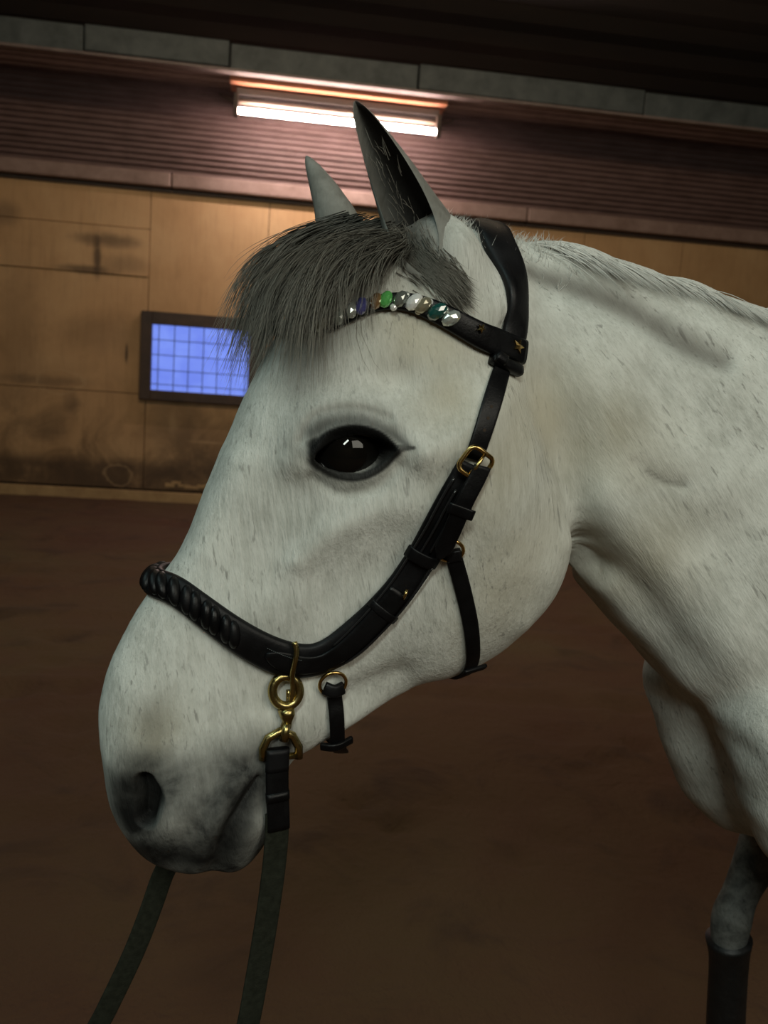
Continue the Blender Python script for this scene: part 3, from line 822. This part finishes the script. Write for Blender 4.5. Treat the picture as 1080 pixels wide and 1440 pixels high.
# forelock: roots on the poll between the ears, falling over the forehead
guides = []     # pixel path + lateral y at each node
G1 = [  # far/front edge to near edge: (px, py, y)
 [(470,318,.03),(400,360,.05),(368,420,.055),(356,490,.05),(352,545,.04)],
 [(500,312,.01),(425,350,.03),(385,410,.02),(372,480,.01),(362,540,.0)],
 [(530,318,-.01),(455,350,.01),(410,410,-.025),(395,480,-.04),(385,530,-.045)],
 [(545,325,-.03),(480,352,-.02),(440,410,-.06),(425,480,-.07),(425,560,-.078)],
 [(560,335,-.045),(510,352,-.06),(470,400,-.08),(455,470,-.09),(450,550,-.09)],
 [(570,345,-.055),(530,362,-.075),(505,395,-.088),(495,430,-.093),(492,470,-.095)],
]
GL = np.array([[on_ray(*q) for q in g] for g in G1])
GL = np.array([[outside(q, .004) for q in g] for g in GL])
fp = []; sh_ = []; clumps = {}
for i in range(2600):
    u = rng.uniform(0, 1) ** 1.45 * (len(GL) - 1.001); k = int(u); f = u - k
    g = lerp(GL[k], GL[k + 1], f).copy()
    L = rng.uniform(.45, 1.0) ** .8 if u > 2 else rng.uniform(.55, 1.0)
    if k >= 4: L *= .8
    g = catmull(g, 4)[: max(6, int(17 * L))]
    q = np.array([g[0] + 0 for _ in range(1)]); idx = np.linspace(0, len(g) - 1, 11)
    g = np.stack([np.interp(idx, np.arange(len(g)), g[:, c]) for c in range(3)], -1)
    j = rng.normal(0, 1, 3) * np.array([.005, .008, .004]); tt = np.linspace(0, 1, 11)[:, None]
    ck = (int(u * 15), int(rng.integers(0, 3)))
    if ck not in clumps: clumps[ck] = (rng.normal(0, 1, 3) * np.array([.011, .010, .006]), rng.uniform(0, 1), rng.normal(0, .003, 3), rng.uniform(.80, 1.3))
    mo_ = .0012 + .006 * rng.uniform()
    cj, shade, cw, cl = clumps[ck]; sh_.append(shade)
    j = j * .45 + 0; g = g + cj * (.4 + 1.1 * tt) + cw * np.sin(tt * 5)
    g = g + j * (1.1 - .7 * tt)
    lf = min(1.0, cl * rng.uniform(.85, 1.1)); gi = np.linspace(0, 10 * lf, 11); g = np.stack([np.interp(gi, np.arange(11), g[:, c]) for c in range(3)], -1) + rng.normal(0, .0028, 3) * tt ** 2 * 2 + .0008 * np.sin(tt * 9 + u * 7)
    g[:, 0] -= rng.exponential(.0012) * tt[:, 0]
    g = np.array([outside(p, mo_) for p in g])
    fp.append(g)
for i in range(70):     # flyaways in front of the forehead
    u = rng.uniform(0, 2.2); k = int(u); g = catmull(lerp(GL[k], GL[k + 1], u - k), 4)[:rng.integers(6, 11)]
    idx = np.linspace(0, len(g) - 1, 11); g = np.stack([np.interp(idx, np.arange(len(g)), g[:, c]) for c in range(3)], -1)
    tt = np.linspace(0, 1, 11)[:, None]; g = g + tt ** 1.5 * np.array([-rng.uniform(.005, .04), rng.uniform(-.02, .02), rng.uniform(-.012, .012)])
    fp.append(g)
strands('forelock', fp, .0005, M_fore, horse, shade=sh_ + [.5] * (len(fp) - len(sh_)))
# mane: lies over the crest towards the near side
mp = []
crest = catmull([plane_at(*p) for p in ((705,336),(760,346),(830,362),(900,384),(960,403),(1030,430),(1100,446),(1200,440),(1330,440))], 8)
crest = np.vstack([crest, [.9, 1.62]])
def top_at(a):
    h = bvh.ray_cast(Vector((a, 0, 2.2)), Vector((0, 0, -1))); return h[0]
for i in range(5200):
    a = rng.uniform(.125, .95) if rng.uniform() < .3 else rng.uniform(.125, .55)
    y0 = rng.normal(0, .010); h = bvh.ray_cast(Vector((a, y0, 2.2)), Vector((0, 0, -1)))[0]
    clump = math.sin(a * 95) * .5 + math.sin(a * 41 + 1) * .5
    L = rng.uniform(.045, .085) * (1 + .15 * clump); s_ = -1
    p = np.array(h); pts = []
    d = np.array([.75, -.45, .05 + .05 * rng.normal()])
    for k in range(8):
        pts.append(p.copy()); d = d + np.array([.04, -.12, -.17]); d /= np.linalg.norm(d)
        p = p + d * L / 7; p = outside(p, .0015 + .003 * math.sin(k / 7 * PI) * (1.2 + clump))
    mp.append(np.array(pts))
strands('mane', mp, .0006, M_mane, horse)
# short fuzz round the poll, ears and crest edge
fz = []
def fuzz(p, d, L, n=6):
    tt = np.linspace(0, 1, n)[:, None]; return p + d * L * tt + rng.normal(0, .15, 3) * L * tt ** 2
for i in range(60):
    t_ = rng.uniform(.05, .75); e0, e1 = np.array(eb), np.array(et)
    p = lerp(e0, e1, t_) + np.array([rng.uniform(-.01, .012), -.012 + rng.uniform(-.012, .012), 0]) + np.array([-.016, -.004, 0]) * (1 - t_)
    fz.append(fuzz(p, np.array([-.5, -.35, .55]), rng.uniform(.008, .02)))
strands('ear_hair', fz, .0003, M_fuzz, horse)
fz = []
for i in range(900):
    a = rng.uniform(.02, .16); h = bvh.ray_cast(Vector((a, rng.uniform(-.05, .03), 2.2)), Vector((0, 0, -1)))[0]
    fz.append(fuzz(np.array(h), np.array([.3 * rng.normal() - .1, -.2, .6]), rng.uniform(.006, .018)))
strands('poll_hair', fz, .0003, M_mane, horse)
fz = []
for i in range(1300):          # dark short hair in front of and below the ear
    t_ = rng.uniform(); p = surf(lerp(552, 642, t_) + rng.normal(0, 8), lerp(332, 404, t_ ** 1.1) + rng.normal(0, 13))[0] + np.array([0, -.0005, 0])
    d = np.array([.45, -.15, -.60]) + rng.normal(0, .12, 3); d /= np.linalg.norm(d); L = rng.uniform(.010, .024); q = []
    for k in range(6): q.append(outside(p + d * L * k / 5 + np.array([.004, 0, 0]) * (k / 5) ** 2, .0006 + .0015 * (k / 5)))
    fz.append(np.array(q))
strands('ear_base_hair', fz, .0004, M_dark, horse)
# tail
tp = []
for i in range(900):
    p = np.array([2.02, 0, 1.42]) + rng.normal(0, .012, 3); a = rng.normal(0, .03); b = rng.normal(0, .05); L = rng.uniform(.7, 1.0)
    tt = np.linspace(0, 1, 10); tp.append(np.stack([p[0] + .10 * np.sin(np.clip(tt * 2.2, 0, 1.57)) + a * tt, p[1] + b * tt, p[2] - L * tt ** 1.15], -1))
strands('tail', tp, .0012, M_tail, horse)
# ================================================================== THE BRIDLE
def m_leather(name, col=(.0022, .0022, .0025), rough=.36):
    t = NT(name, rough); t.b.inputs['Specular IOR Level'].default_value = .22; co = t.coord('Object'); n = t.noise(co, 420, 4, .6); b = t.noise(co, 30, 4, .6)
    t.col(t.ramp(b, [(.3, col), (.75, tuple(c * 2.2 for c in col))])); t.bump(n, .25, .0008)
    t.l(t.mr(b, .3, .7, rough - .06, rough + .12), t.b.inputs['Roughness']); return t.m
M_lea = m_leather('black_leather'); M_pad = m_leather('padded_leather', (.0028, .0028, .0032), .42)
M_pat = NT('glossy_piping', .14, 0, (.012, .012, .013)).m
M_gold = NT('brass', .22, 1.0, (.62, .43, .16)).m
M_brass2 = m_noisy('worn_brass', (.30, .235, .085), (.52, .42, .18), .26, 60, (1, 1, 1), .1, 1.0)
bridle = empty('bridle', P0H, PSI)
setp(bridle, 'black leather bridle with sparkling browband and gold buckle worn on the grey horse', 'bridle')

def mir(P): P = np.array(P, float).copy(); P[..., 1] *= -1; return P
def near_pts(px): return np.array([surf2(*p) for p in px])
def surf2(px, py):
    o = MHI @ EYE; d = (MHI.to_3x3() @ ray(px, py)).normalized(); h = bvh.ray_cast(o, d)
    if h[0] is None:
        a, z = plane_at(px, py); h = bvh.find_nearest(Vector((a, -.02, z)))
    return np.array(h[0])
def resample(P, step):
    C_ = catmull(P, 10); L = np.r_[0, np.cumsum(np.linalg.norm(np.diff(C_, axis=0), axis=1))]
    n = max(3, int(L[-1] / step)); s = np.linspace(0, L[-1], n + 1)
    return np.stack([np.interp(s, L, C_[:, c]) for c in range(3)], -1)
def smooth_path(P, it):
    for _ in range(it): P[1:-1] = (P[:-2] + 2 * P[1:-1] + P[2:]) / 4
    return P
def on_surface(P, step=.005, off=0.0, it=4):
    P = resample(P, step); Q = []; N = []
    for p in P:
        h = bvh.find_nearest(Vector(p)); Q.append(np.array(h[0])); N.append(np.array(h[1]))
    Q = smooth_path(np.array(Q), it); N = np.array(N)
    for _ in range(10): N[1:-1] = (N[:-2] + 2 * N[1:-1] + N[2:]) / 4
    N /= np.linalg.norm(N, axis=1, keepdims=True)
    return Q + N * off, N
def frame(P, N):
    T_ = np.gradient(P, axis=0); T_ /= np.linalg.norm(T_, axis=1, keepdims=True) + 1e-9
    S = np.cross(N, T_); S /= np.linalg.norm(S, axis=1, keepdims=True) + 1e-9; N2 = np.cross(T_, S); return T_, S, N2
def ribbon(name, P, N, wd, th_, mat, parent, exp=.35, lift=0.0, shift=0.0, ends=True, sag=0.0):
    """strap of rounded section lying on P with normal N; wd, th_ scalars or per-point"""
    n = len(P); wd = np.broadcast_to(np.interp(np.linspace(0, 1, n), np.linspace(0, 1, np.size(wd)), np.atleast_1d(wd)), n)
    th_ = np.broadcast_to(np.interp(np.linspace(0, 1, n), np.linspace(0, 1, np.size(th_)), np.atleast_1d(th_)), n)
    T_, S, N2 = frame(P, N); m = 20; rings = []
    for i in range(n):
        a = np.linspace(0, 2 * PI, m + 1)[:-1]; c, s = np.cos(a), np.sin(a)
        x = np.sign(c) * np.abs(c) ** exp * wd[i] / 2; y = th_[i] / 2 + np.sign(s) * np.abs(s) ** .8 * th_[i] / 2
        y = y - sag * (2 * x / max(wd[i], 1e-6)) ** 2
        rings.append(P[i] + np.outer(x + shift, S[i]) + np.outer(y + lift, N2[i]))
    V_, F_ = loft(np.array(rings)); return link(name, mesh(name, V_, F_), mat, parent, True)
def wire(name, P, r, mat, parent, n=10, closed=False):
    P = np.array(P, float)
    if closed:
        T_ = np.roll(P, -1, 0) - np.roll(P, 1, 0)
    else: T_ = np.gradient(P, axis=0)
    T_ /= np.linalg.norm(T_, axis=1, keepdims=True); ref = np.array([.31, .5, .81]); r = np.broadcast_to(r, len(P)); rings = []
    A = np.cross(T_[0], ref); A /= np.linalg.norm(A)
    for i in range(len(P)):
        A = A - T_[i] * (A @ T_[i]); A /= np.linalg.norm(A); B_ = np.cross(T_[i], A); a = np.linspace(0, 2 * PI, n + 1)[:-1]
        rings.append(P[i] + r[i] * (np.outer(np.cos(a), A) + np.outer(np.sin(a), B_)))
    V_, F_ = loft(np.array(rings), cap=not closed)
    if closed:
        k = (len(P) - 1) * n
        # match the last ring to the first by nearest start
        d = [np.linalg.norm(V_[k + j] - V_[0]) for j in range(n)]; s = int(np.argmin(d))
        for j in range(n): F_.append((k + (j + s) % n, k + (j + s + 1) % n, (j + 1) % n, j))
    return link(name, mesh(name, V_, F_), mat, parent, True)
def local_frame(px, py, tx, ty):
    """surface point with tangent along the pixel direction (tx, ty)"""
    p = surf2(px, py); q = surf2(px + tx * 4, py + ty * 4); h = bvh.find_nearest(Vector(p)); n = np.array(h[1])
    acc = np.zeros(3)
    for dx in (-8, 0, 8):
        for dy in (-8, 0, 8): acc += np.array(bvh.find_nearest(Vector(surf2(px + dx, py + dy)))[1])
    n = acc / np.linalg.norm(acc); t_ = q - p; t_ -= n * (t_ @ n); t_ /= np.linalg.norm(t_); s = np.cross(n, t_); return p, t_, s, n
def both(fn):
    fn(lambda P: np.array(P, float)); fn(mir)

# --- headpiece over the poll
hp = near_pts([(716, 492), (722, 458), (722, 418), (713, 378), (697, 350)])
aT = plane_at(676, 322)[0] + .004; tp_ = np.array(bvh.ray_cast(Vector((aT, 0, 2.2)), Vector((0, 0, -1)))[0])
P, N = on_surface(np.vstack([hp, tp_[None], mir(hp)[::-1]]), .005, 0, 10)
head_p = ribbon('headpiece', P, N, [.026, .032, .034, .034, .034, .032, .026], [.008, .012, .014, .014, .014, .012, .008], M_pad, bridle, .6, -.001)
# --- cheekpieces
def cheek(f):
    c = near_pts([(707, 512), (697, 545), (687, 578), (676, 612), (664, 645)])
    P, N = on_surface(f(c), .005, 0, 4); o = ribbon('cheekpiece', P, N, .0175, .0036, M_lea, bridle, .3, .0004)
    for px, py in ((683, 590), (679, 603), (688, 572)):
        q = surf2(px, py); i = np.argmin(np.linalg.norm(P - f(q), axis=1)); T_, S, N2 = frame(P, N)
        c_ = P[i] + N2[i] * .0037; bm = bmesh.new(); bmesh.ops.create_cone(bm, cap_ends=True, segments=12, radius1=.0015, radius2=.0015, depth=.0009)
        bmesh.ops.transform(bm, matrix=Matrix.Translation(c_) @ Vector(N2[i]).to_track_quat('Z', 'Y').to_matrix().to_4x4(), verts=bm.verts)
        me = bpy.data.meshes.new('punch_hole'); bm.to_mesh(me); bm.free(); link('punch_hole', me, M_joint, o)
both(cheek)
# --- browband with crystals
bp = near_pts([(731, 497), (708, 488), (680, 476), (655, 463), (630, 448), (605, 436), (578, 428), (550, 426), (520, 432), (490, 446), (455, 462)])
fa = plane_at(405, 475); fm = np.array(bvh.find_nearest(Vector((fa[0], 0, fa[1])))[0])
BPall = np.vstack([bp, fm[None], mir(bp)[::-1]])
P, N = on_surface(BPall, .004, 0, 6)
wb = [.023, .024, .020, .016, .013, .012, .012, .012, .012, .013, .016, .020, .024, .023]
brow = ribbon('browband', P, N, wb, [.009, .008, .006, .006, .006, .006, .008, .009], M_lea, bridle, .45, .001)
T_, S, N2 = frame(P, N)
def gem_mat(name, col, rough=.06, tr=.0, metal=0.0):
    t = NT(name, rough, metal, col); t.b.inputs['Coat Weight'].default_value = 1; t.b.inputs['IOR'].default_value = 1.9; t.b.inputs['Specular IOR Level'].default_value = .9
    return t.m
GM = [gem_mat('crystal_clear', (.62, .66, .60), .1, metal=.6), gem_mat('crystal_teal', (.01, .07, .06)), gem_mat('crystal_champagne', (.42, .38, .26), .12, metal=.6),
      gem_mat('crystal_white', (.9, .9, .86), .12, metal=.3), gem_mat('crystal_smoke', (.20, .22, .19), .08, metal=.5), gem_mat('crystal_green', (.12, .5, .12), .08, metal=.3), gem_mat('crystal_amber', (.28, .16, .07), .1, metal=.4), gem_mat('crystal_blue', (.07, .07, .22), .1)]
def gem(c, t_, s, n, rx, ry, rz, mat):
    bm = bmesh.new(); bmesh.ops.create_icosphere(bm, subdivisions=2, radius=1)
    M = Matrix(((t_[0] * rx, s[0] * ry, n[0] * rz, c[0]), (t_[1] * rx, s[1] * ry, n[1] * rz, c[1]), (t_[2] * rx, s[2] * ry, n[2] * rz, c[2]), (0, 0, 0, 1)))
    bmesh.ops.transform(bm, matrix=M, verts=bm.verts); me = bpy.data.meshes.new('crystal'); bm.to_mesh(me); bm.free(); return link('crystal', me, mat, brow, False)
gems = [(634, 448, 0, .0075), (613, 438, 1, .0078), (596, 433, 2, .0070), (579, 428, 3, .0072), (561, 428, 4, .0068), (543, 429, 5, .0066), (527, 433, 6, .0064), (513, 437, 7, .0066), (496, 444, 0, .006), (478, 453, 4, .006), (460, 461, 2, .006)]
for px, py, k, r in gems:
    i = int(np.argmin(np.linalg.norm(P - surf2(px, py), axis=1)))
    for j in (i, len(P) - 1 - i):
        dg_ = (T_[j] * .55 + S[j] * .83 * (1 if j == i else -1)); dg_ /= np.linalg.norm(dg_); e = np.cross(N2[j], dg_)
        gem(P[j] + N2[j] * .0085, dg_, e, N2[j], r * 1.25, r * .82, r * .75, GM[k])
for k_, (px, py) in enumerate(((604, 427), (571, 420), (587, 441), (552, 437), (624, 436))):
    p, t_, s, n = local_frame(px, py, 1, 0); gem(p + n * .007, t_, s, n, .0032, .0032, .003, GM[(3, 0, 2, 3, 0)[k_]])
def star(px, py, r, f):
    p, t_, s, n = local_frame(px, py, 1, .35); V_ = []; 
    for zz in (.0, .0016):
        for i in range(10):
            a = i * PI / 5; q = r if i % 2 == 0 else r * .45; V_.append(f(p + n * (.0098 + zz) + t_ * math.cos(a) * q + s * math.sin(a) * q))
    V_.append(f(p + n * .0130)); F_ = [(i, (i + 1) % 10, 10 + (i + 1) % 10, 10 + i) for i in range(10)] + [(10 + i, 10 + (i + 1) % 10, 20) for i in range(10)]
    link('gold_star', mesh('gold_star', V_, F_), M_gold, brow)
for f in (lambda P: np.array(P, float), mir): star(717, 491, .0068, f); star(669, 462, .0042, f)
# keeper where browband meets cheekpiece
def kp(f):
    c = near_pts([(687, 505), (700, 513), (712, 519), (724, 524)])
    P, N = on_surface(f(c), .003, 0, 2); ribbon('keeper', P, N, .0105, .010, M_lea, bridle, .5, .0)
    P, N = on_surface(f(near_pts([(689, 503), (696, 509), (701, 513)])), .002, 0, 1); ribbon('keeper', P, N, .011, .013, M_pad, bridle, .5, .0)
both(kp)
# --- noseband, from the cheek buckles round the nose
nbp = [(662, 652), (645, 686), (624, 722), (608, 752), (592, 781), (566, 820), (536, 856), (508, 884), (476, 909), (445, 923), (415, 926), (384, 918), (352, 902), (325, 885), (298, 866), (270, 845), (247, 829)]
npx = near_pts(nbp); fa = plane_at(222, 812); fm = np.array(bvh.find_nearest(Vector((fa[0] - .01, 0, fa[1])))[0])
NP_, NN_ = on_surface(np.vstack([npx, fm[None], mir(npx)[::-1]]), .004, 0, 8)
half = [.026, .027, .027, .026, .027, .030, .034, .036, .034, .031, .028, .026, .026]
nb = ribbon('noseband', NP_, NN_, half + half[::-1], [.007, .009, .010, .011, .012, .012, .011, .011, .012, .012, .011, .010, .009, .007], M_pad, bridle, .62, -.001)
NT_, NS_, NN2 = frame(NP_, NN_); nL = len(NP_)
def idx_of(px, py): return int(np.argmin(np.linalg.norm(NP_ - surf2(px, py), axis=1)))
i0, i1 = idx_of(648, 676), idx_of(372, 912)
def seg(a, b, far):
    r_ = np.arange(a, b + 1)
    return (nL - 1 - r_) if far else r_
for far in (0, 1):
    sg = -1 if far else 1
    r_ = seg(idx_of(560, 828), i1, far)
    w_ = np.full(len(r_), .019); w_[-5:] = [.018, .0165, .014, .010, .004]
    ribbon('noseband_strap', NP_[r_], NN2[r_], w_, .0042, M_lea, nb, .4, .0095)
    # raised piping lines
    for sh, (pa, pb) in ((.0105, ((648, 676), (476, 909))), (.0035, ((645, 685), (590, 785))), (-.0035, ((640, 692), (600, 770))), (-.0125, ((592, 781), (476, 909)))):
        r2 = seg(idx_of(*pa), idx_of(*pb), far); Q = NP_[r2] + NS_[r2] * sh * (1 if not far else 1) * sg * -1 + NN2[r2] * .0108
        wire('piping', smooth_path(Q.copy(), 2), .0011, M_pat, nb, 8)
    # keepers round the noseband
    for (px, py, kw) in ((596, 775, .012), (537, 855, .008)):
        i = idx_of(px, py); i = nL - 1 - i if far else i
        c = [NP_[i] + NS_[i] * x + NN2[i] * (.013 - .45 * abs(x / .014) ** 3 * .01) for x in np.linspace(-.0145, .0145, 9)]
        ribbon('keeper', np.array(c), np.tile(NN2[i], (9, 1)) + np.outer(np.linspace(-.8, .8, 9), NS_[i]), kw, .0028, M_lea, nb, .4, -.001)
    # stitches
    a_, b_ = idx_of(420, 926), idx_of(372, 912)
    for k in range(min(a_, b_), max(a_, b_) + 1):
        i = nL - 1 - k if far else k
        for q_ in (0, .5):
            p = lerp(NP_[i], NP_[min(i + 1, nL - 1)], q_) + NN2[i] * .0138 - NS_[i] * sg * .0062
            wire('stitch', [p - NT_[i] * .0006, p + NT_[i] * .0006], .00035, M_steel, nb, 5)
# plaited front: twisted lozenges of black patent leather
iA = idx_of(332, 889); k = 0; step = 2.6; i = float(iA)
while i < nL - 1 - iA:
    j = int(i); sgn = 1
    dv = NT_[j] * .60 + NS_[j] * .80 * (-1); dv /= np.linalg.norm(dv); e = np.cross(NN2[j], dv)
    bm = bmesh.new(); bmesh.ops.create_uvsphere(bm, u_segments=16, v_segments=10, radius=1)
    c = NP_[j] + NN2[j] * .0085
    M = Matrix(((dv[0] * .0135, e[0] * .0062, NN2[j][0] * .0075, c[0]), (dv[1] * .0135, e[1] * .0062, NN2[j][1] * .0075, c[1]), (dv[2] * .0135, e[2] * .0062, NN2[j][2] * .0075, c[2]), (0, 0, 0, 1)))
    bmesh.ops.transform(bm, matrix=M, verts=bm.verts); me = bpy.data.meshes.new('plait'); bm.to_mesh(me); bm.free(); link('plait', me, M_lea, nb, True)
    i += step; k += 1
# billet with pointed tip lying over the noseband
def billet(f):
    c = np.array([surf2(*p) for p in ((668, 650), (661, 672), (651, 695), (640, 720), (629, 745), (616, 775))]); P, N = on_surface(f(c), .003, 0, 4)
    w_ = np.full(len(P), .0160); w_[-5:] = [.0155, .0135, .010, .006, .002]; ribbon('billet', P, N, w_, .0042, M_lea, bridle, .35, .0135)
    i_ = int(len(P) * .45); T_, S, N2 = frame(P, N)
    c = [P[i_] + S[i_] * x + N2[i_] * .0185 for x in np.linspace(-.0115, .0115, 7)]
    ribbon('keeper', np.array(c), np.tile(N2[i_], (7, 1)) + np.outer(np.linspace(-.9, .9, 7), S[i_]), .0095, .003, M_lea, bridle, .4, -.002)
both(billet)
def rect_buckle(px, py, tx, ty, L, W_, r, lift, f, parent, name='buckle'):
    p, t_, s, n = local_frame(px, py, tx, ty); P = []
    hw, hl, cr = W_ / 2, L / 2, .25 * min(W_, L)
    for (cx, cy, a0) in ((hl - cr, hw - cr, 0), (-hl + cr, hw - cr, 90), (-hl + cr, -hw + cr, 180), (hl - cr, -hw + cr, 270)):
        for a in (0, 22.5, 45, 67.5, 90):
            aa = math.radians(a0 + a); x = cx + cr * math.cos(aa); y = cy + cr * math.sin(aa)
            P.append(f(p + n * (lift + .003 * (1 - (y / hw) ** 2)) + t_ * x + s * y))
    o = wire(name, P, r, M_gold, parent, 10, True)
    wire('buckle_tongue', [f(p + n * (lift + .003) - t_ * hl), f(p + n * (lift + .005) + t_ * (hl * .2)), f(p + n * (lift + .001) + t_ * hl * 1.0)], r * .7, M_gold, o, 8)
    return o
for f in (lambda P: np.array(P, float), mir): rect_buckle(661, 647, -.60, .80, .0235, .0255, .0021, .012, f, bridle)
def stud(f):
    p, t_, s, n = local_frame(568, 828, -.35, .93); wire('gold_stud', [f(p + n * .0155 - t_ * .0045), f(p + n * .0175), f(p + n * .0155 + t_ * .0045)], .0014, M_gold, bridle, 8)
both(stud)
# --- rings and straps under the jaw
def dring(px, py, r, wr, f, tilt=0.3, lift=.006, ax=1.0):
    p, t_, s, n = local_frame(px, py, 1, 0); return wire('ring', [f(p + n * (lift + tilt * r * math.sin(a)) + t_ * r * ax * math.cos(a) + s * r * math.sin(a)) for a in np.linspace(0, 2 * PI, 29)[:-1]], wr, M_gold, bridle, 10, True)
for f in (lambda P: np.array(P, float), mir):
    dring(632, 770, .0118, .0017, f); dring(466, 957, .0125, .0017, f, .1)
tl = near_pts([(635, 772), (642, 796), (650, 826), (658, 862), (663, 900), (661, 935)])
bm_ = lambda px, py: np.array([[plane_at(px, py)[0], 0, plane_at(px, py)[1]]])
mid = bm_(640, 985); mid = np.array(bvh.find_nearest(Vector(mid[0]))[0])[None]
P, N = on_surface(np.vstack([tl, mid, mir(tl)[::-1]]), .005, 0, 6)
thl = ribbon('throat_strap', P, N, .0150, .0040, M_lea, bridle, .35, .0006)
def loopk(px1, px2, wd, th_, lift, parent, name='keeper'):
    for f in (lambda P: np.array(P, float), mir):
        P, N = on_surface(f(near_pts([px1, ((px1[0] + px2[0]) / 2, (px1[1] + px2[1]) / 2), px2])), .0025, 0, 1); ribbon(name, P, N, wd, th_, M_lea, parent, .4, lift)
loopk((627, 780), (648, 776), .011, .0035, .004, thl)
loopk((649, 940), (678, 931), .0075, .0042, .003, thl)
# chin strap: hangs just off the jaw, passes beneath it
def hang(px, py, y): a, z = plane_at(px, py, y); return np.array([a, y, z])
c0 = surf2(467, 962); yN = c0[1]
cn = [c0, surf2(470, 985), hang(472, 1005, yN * .93), hang(473, 1028, yN * .80), hang(474, 1044, yN * .62)]
cm = hang(480, 1050, 0)
Pn = resample(np.vstack([np.array(cn), cm[None], mir(np.array(cn))[::-1]]), .004)
Nn = []
for p in Pn: q = np.array([0, p[1], -.02 - .0 * p[2]]); q[2] = -(1 - min(1, abs(p[1]) / abs(yN))) * .05; Nn.append(q / (np.linalg.norm(q) + 1e-9))
Pn = smooth_path(Pn, 4); chin = ribbon('chin_strap', Pn, smooth_path(np.array(Nn), 6), .0145, .0040, M_lea, bridle, .35, .002)
for sg in (1, -1):
    c = [hang(457, 966, yN), hang(468, 970, yN - .003), hang(478, 966, yN)]; c = np.array(c)
    if sg < 0: c = mir(c)
    ribbon('keeper', resample(c, .002), np.tile(np.array([0, -sg, 0.]), (len(resample(c, .002)), 1)), .0125, .0065, M_pad, chin, .5, .001)
    c = np.array([hang(452, 1047, yN * .66), hang(472, 1048, yN * .80), hang(492, 1038, yN * .66)])
    if sg < 0: c = mir(c)
    c = resample(c, .002); ribbon('keeper', c, np.tile(np.array([0, -sg, -.3]), (len(c), 1)), .0085, .0050, M_lea, chin, .5, .0)

# ================================================================== THE REIN, one loop snapped to both sides
rein = empty('rein', P0H, PSI)
setp(rein, 'grey green rein strap with black leather end and brass snap hook, hanging below the muzzle', 'rein')
t = NT('rein_webbing', .9); t.b.inputs['Specular IOR Level'].default_value = .08; co = t.coord('Object'); n = t.noise(co, 160, 3, .6); t.col(t.ramp(n, [(.3, (.012, .013, .009)), (.7, (.022, .024, .017))])); t.bump(t.noise(t.coord('Object', (1, 1, 6)), 260, 2), .5, .001); M_web = t.m
ySn = surf2(405, 975)[1] - .010
def snap(f):
    sn = None
    def pt(px, py, dy=0.0): a, z = plane_at(px, py, ySn + dy); return np.array([a, ySn + dy, z])
    yt = surf2(415, 925)[1]
    # thin brass link round the noseband
    link_pts = [(414, 903, yt - .016 - ySn), (417, 915, yt - .017 - ySn), (415, 930, yt - .017 - ySn), (411, 948, yt - .012 - ySn), (412, 966, -.004), (409, 984, -.002), (406, 988, .004), (406, 970, .006)]
    P = catmull(np.array([pt(*q) for q in link_pts]), 4)
    sn = wire('snap_hook', f(catmull(np.array([pt(402 + 19 * math.cos(a), 972 + 21 * math.sin(a), -.001 * math.sin(a)) for a in np.linspace(-1.2, 5.3, 20)]), 2)), .0044, M_brass2, rein, 12)
    o1 = wire('link', f(P), .0026, M_brass2, sn, 10)
    wire('snap_neck', f(np.array([pt(402, 996), pt(404, 1006), pt(404, 1014), pt(402, 1022)])), np.array([.0078, .0072, .0046, .0052]), M_brass2, sn, 14)
    wire('swivel', f(np.array([pt(404, 1018, -.004), pt(401, 1030, -.0045), pt(399, 1041, -.004)])), np.array([.0030, .0040, .0044]), M_brass2, sn, 14)
    wire('snap_eye', f(np.array([pt(370, 1068), pt(370, 1052), pt(377, 1038, -.001), pt(394, 1028, -.001), pt(411, 1034), pt(420, 1050), pt(420, 1066)])), .0040, M_brass2, sn, 12)
    wire('snap_bar', f(np.array([pt(368, 1062), pt(395, 1064), pt(421, 1062)])), .0032, M_brass2, sn, 10)
    P = resample(np.array([pt(390, 1052), pt(389, 1075), pt(389, 1105), pt(390, 1135), pt(391, 1165)]), .004); nn = np.tile(np.array([.1, -1., 0]), (len(P), 1))
    P = f(P); nn = f(nn)
    le = ribbon('leather_end', P, nn, [.0215, .0215, .0215, .0215], .0060, M_lea, rein, .35, -.001)
    ribbon('leather_loop', P[:6], nn[:6], .022, .0095, M_pad, le, .45, -.003)
    ribbon('keeper', P[10:13], nn[10:13], .0225, .0085, M_lea, le, .4, -.002)
both(snap)
def pt3(px, py, y): a, z = plane_at(px, py, y); return np.array([a, y, z])
fs = pt3(390, 1140, ySn); fs = mir(fs)
pth = [pt3(390, 1142, ySn), pt3(389, 1180, ySn), pt3(384, 1230, ySn), pt3(374, 1300, ySn - .002), pt3(362, 1370, ySn - .004), pt3(349, 1440, ySn - .006), pt3(325, 1540, ySn - .006),
       pt3(270, 1660, -.03), pt3(170, 1640, .02), pt3(100, 1520, .05), pt3(142, 1436, .055), pt3(188, 1340, .058), pt3(216, 1268, .060), pt3(238, 1212, .062)]
pth.append(lerp(pth[-1], fs, .5)); pth.append(fs)
P = resample(np.array(pth), .008); P = smooth_path(P, 3)
nn = np.zeros_like(P); nn[:, 1] = -1; nn[:, 0] = .15
ribbon('strap', P, nn, .0235, .0042, M_web, rein, .35, -.002)
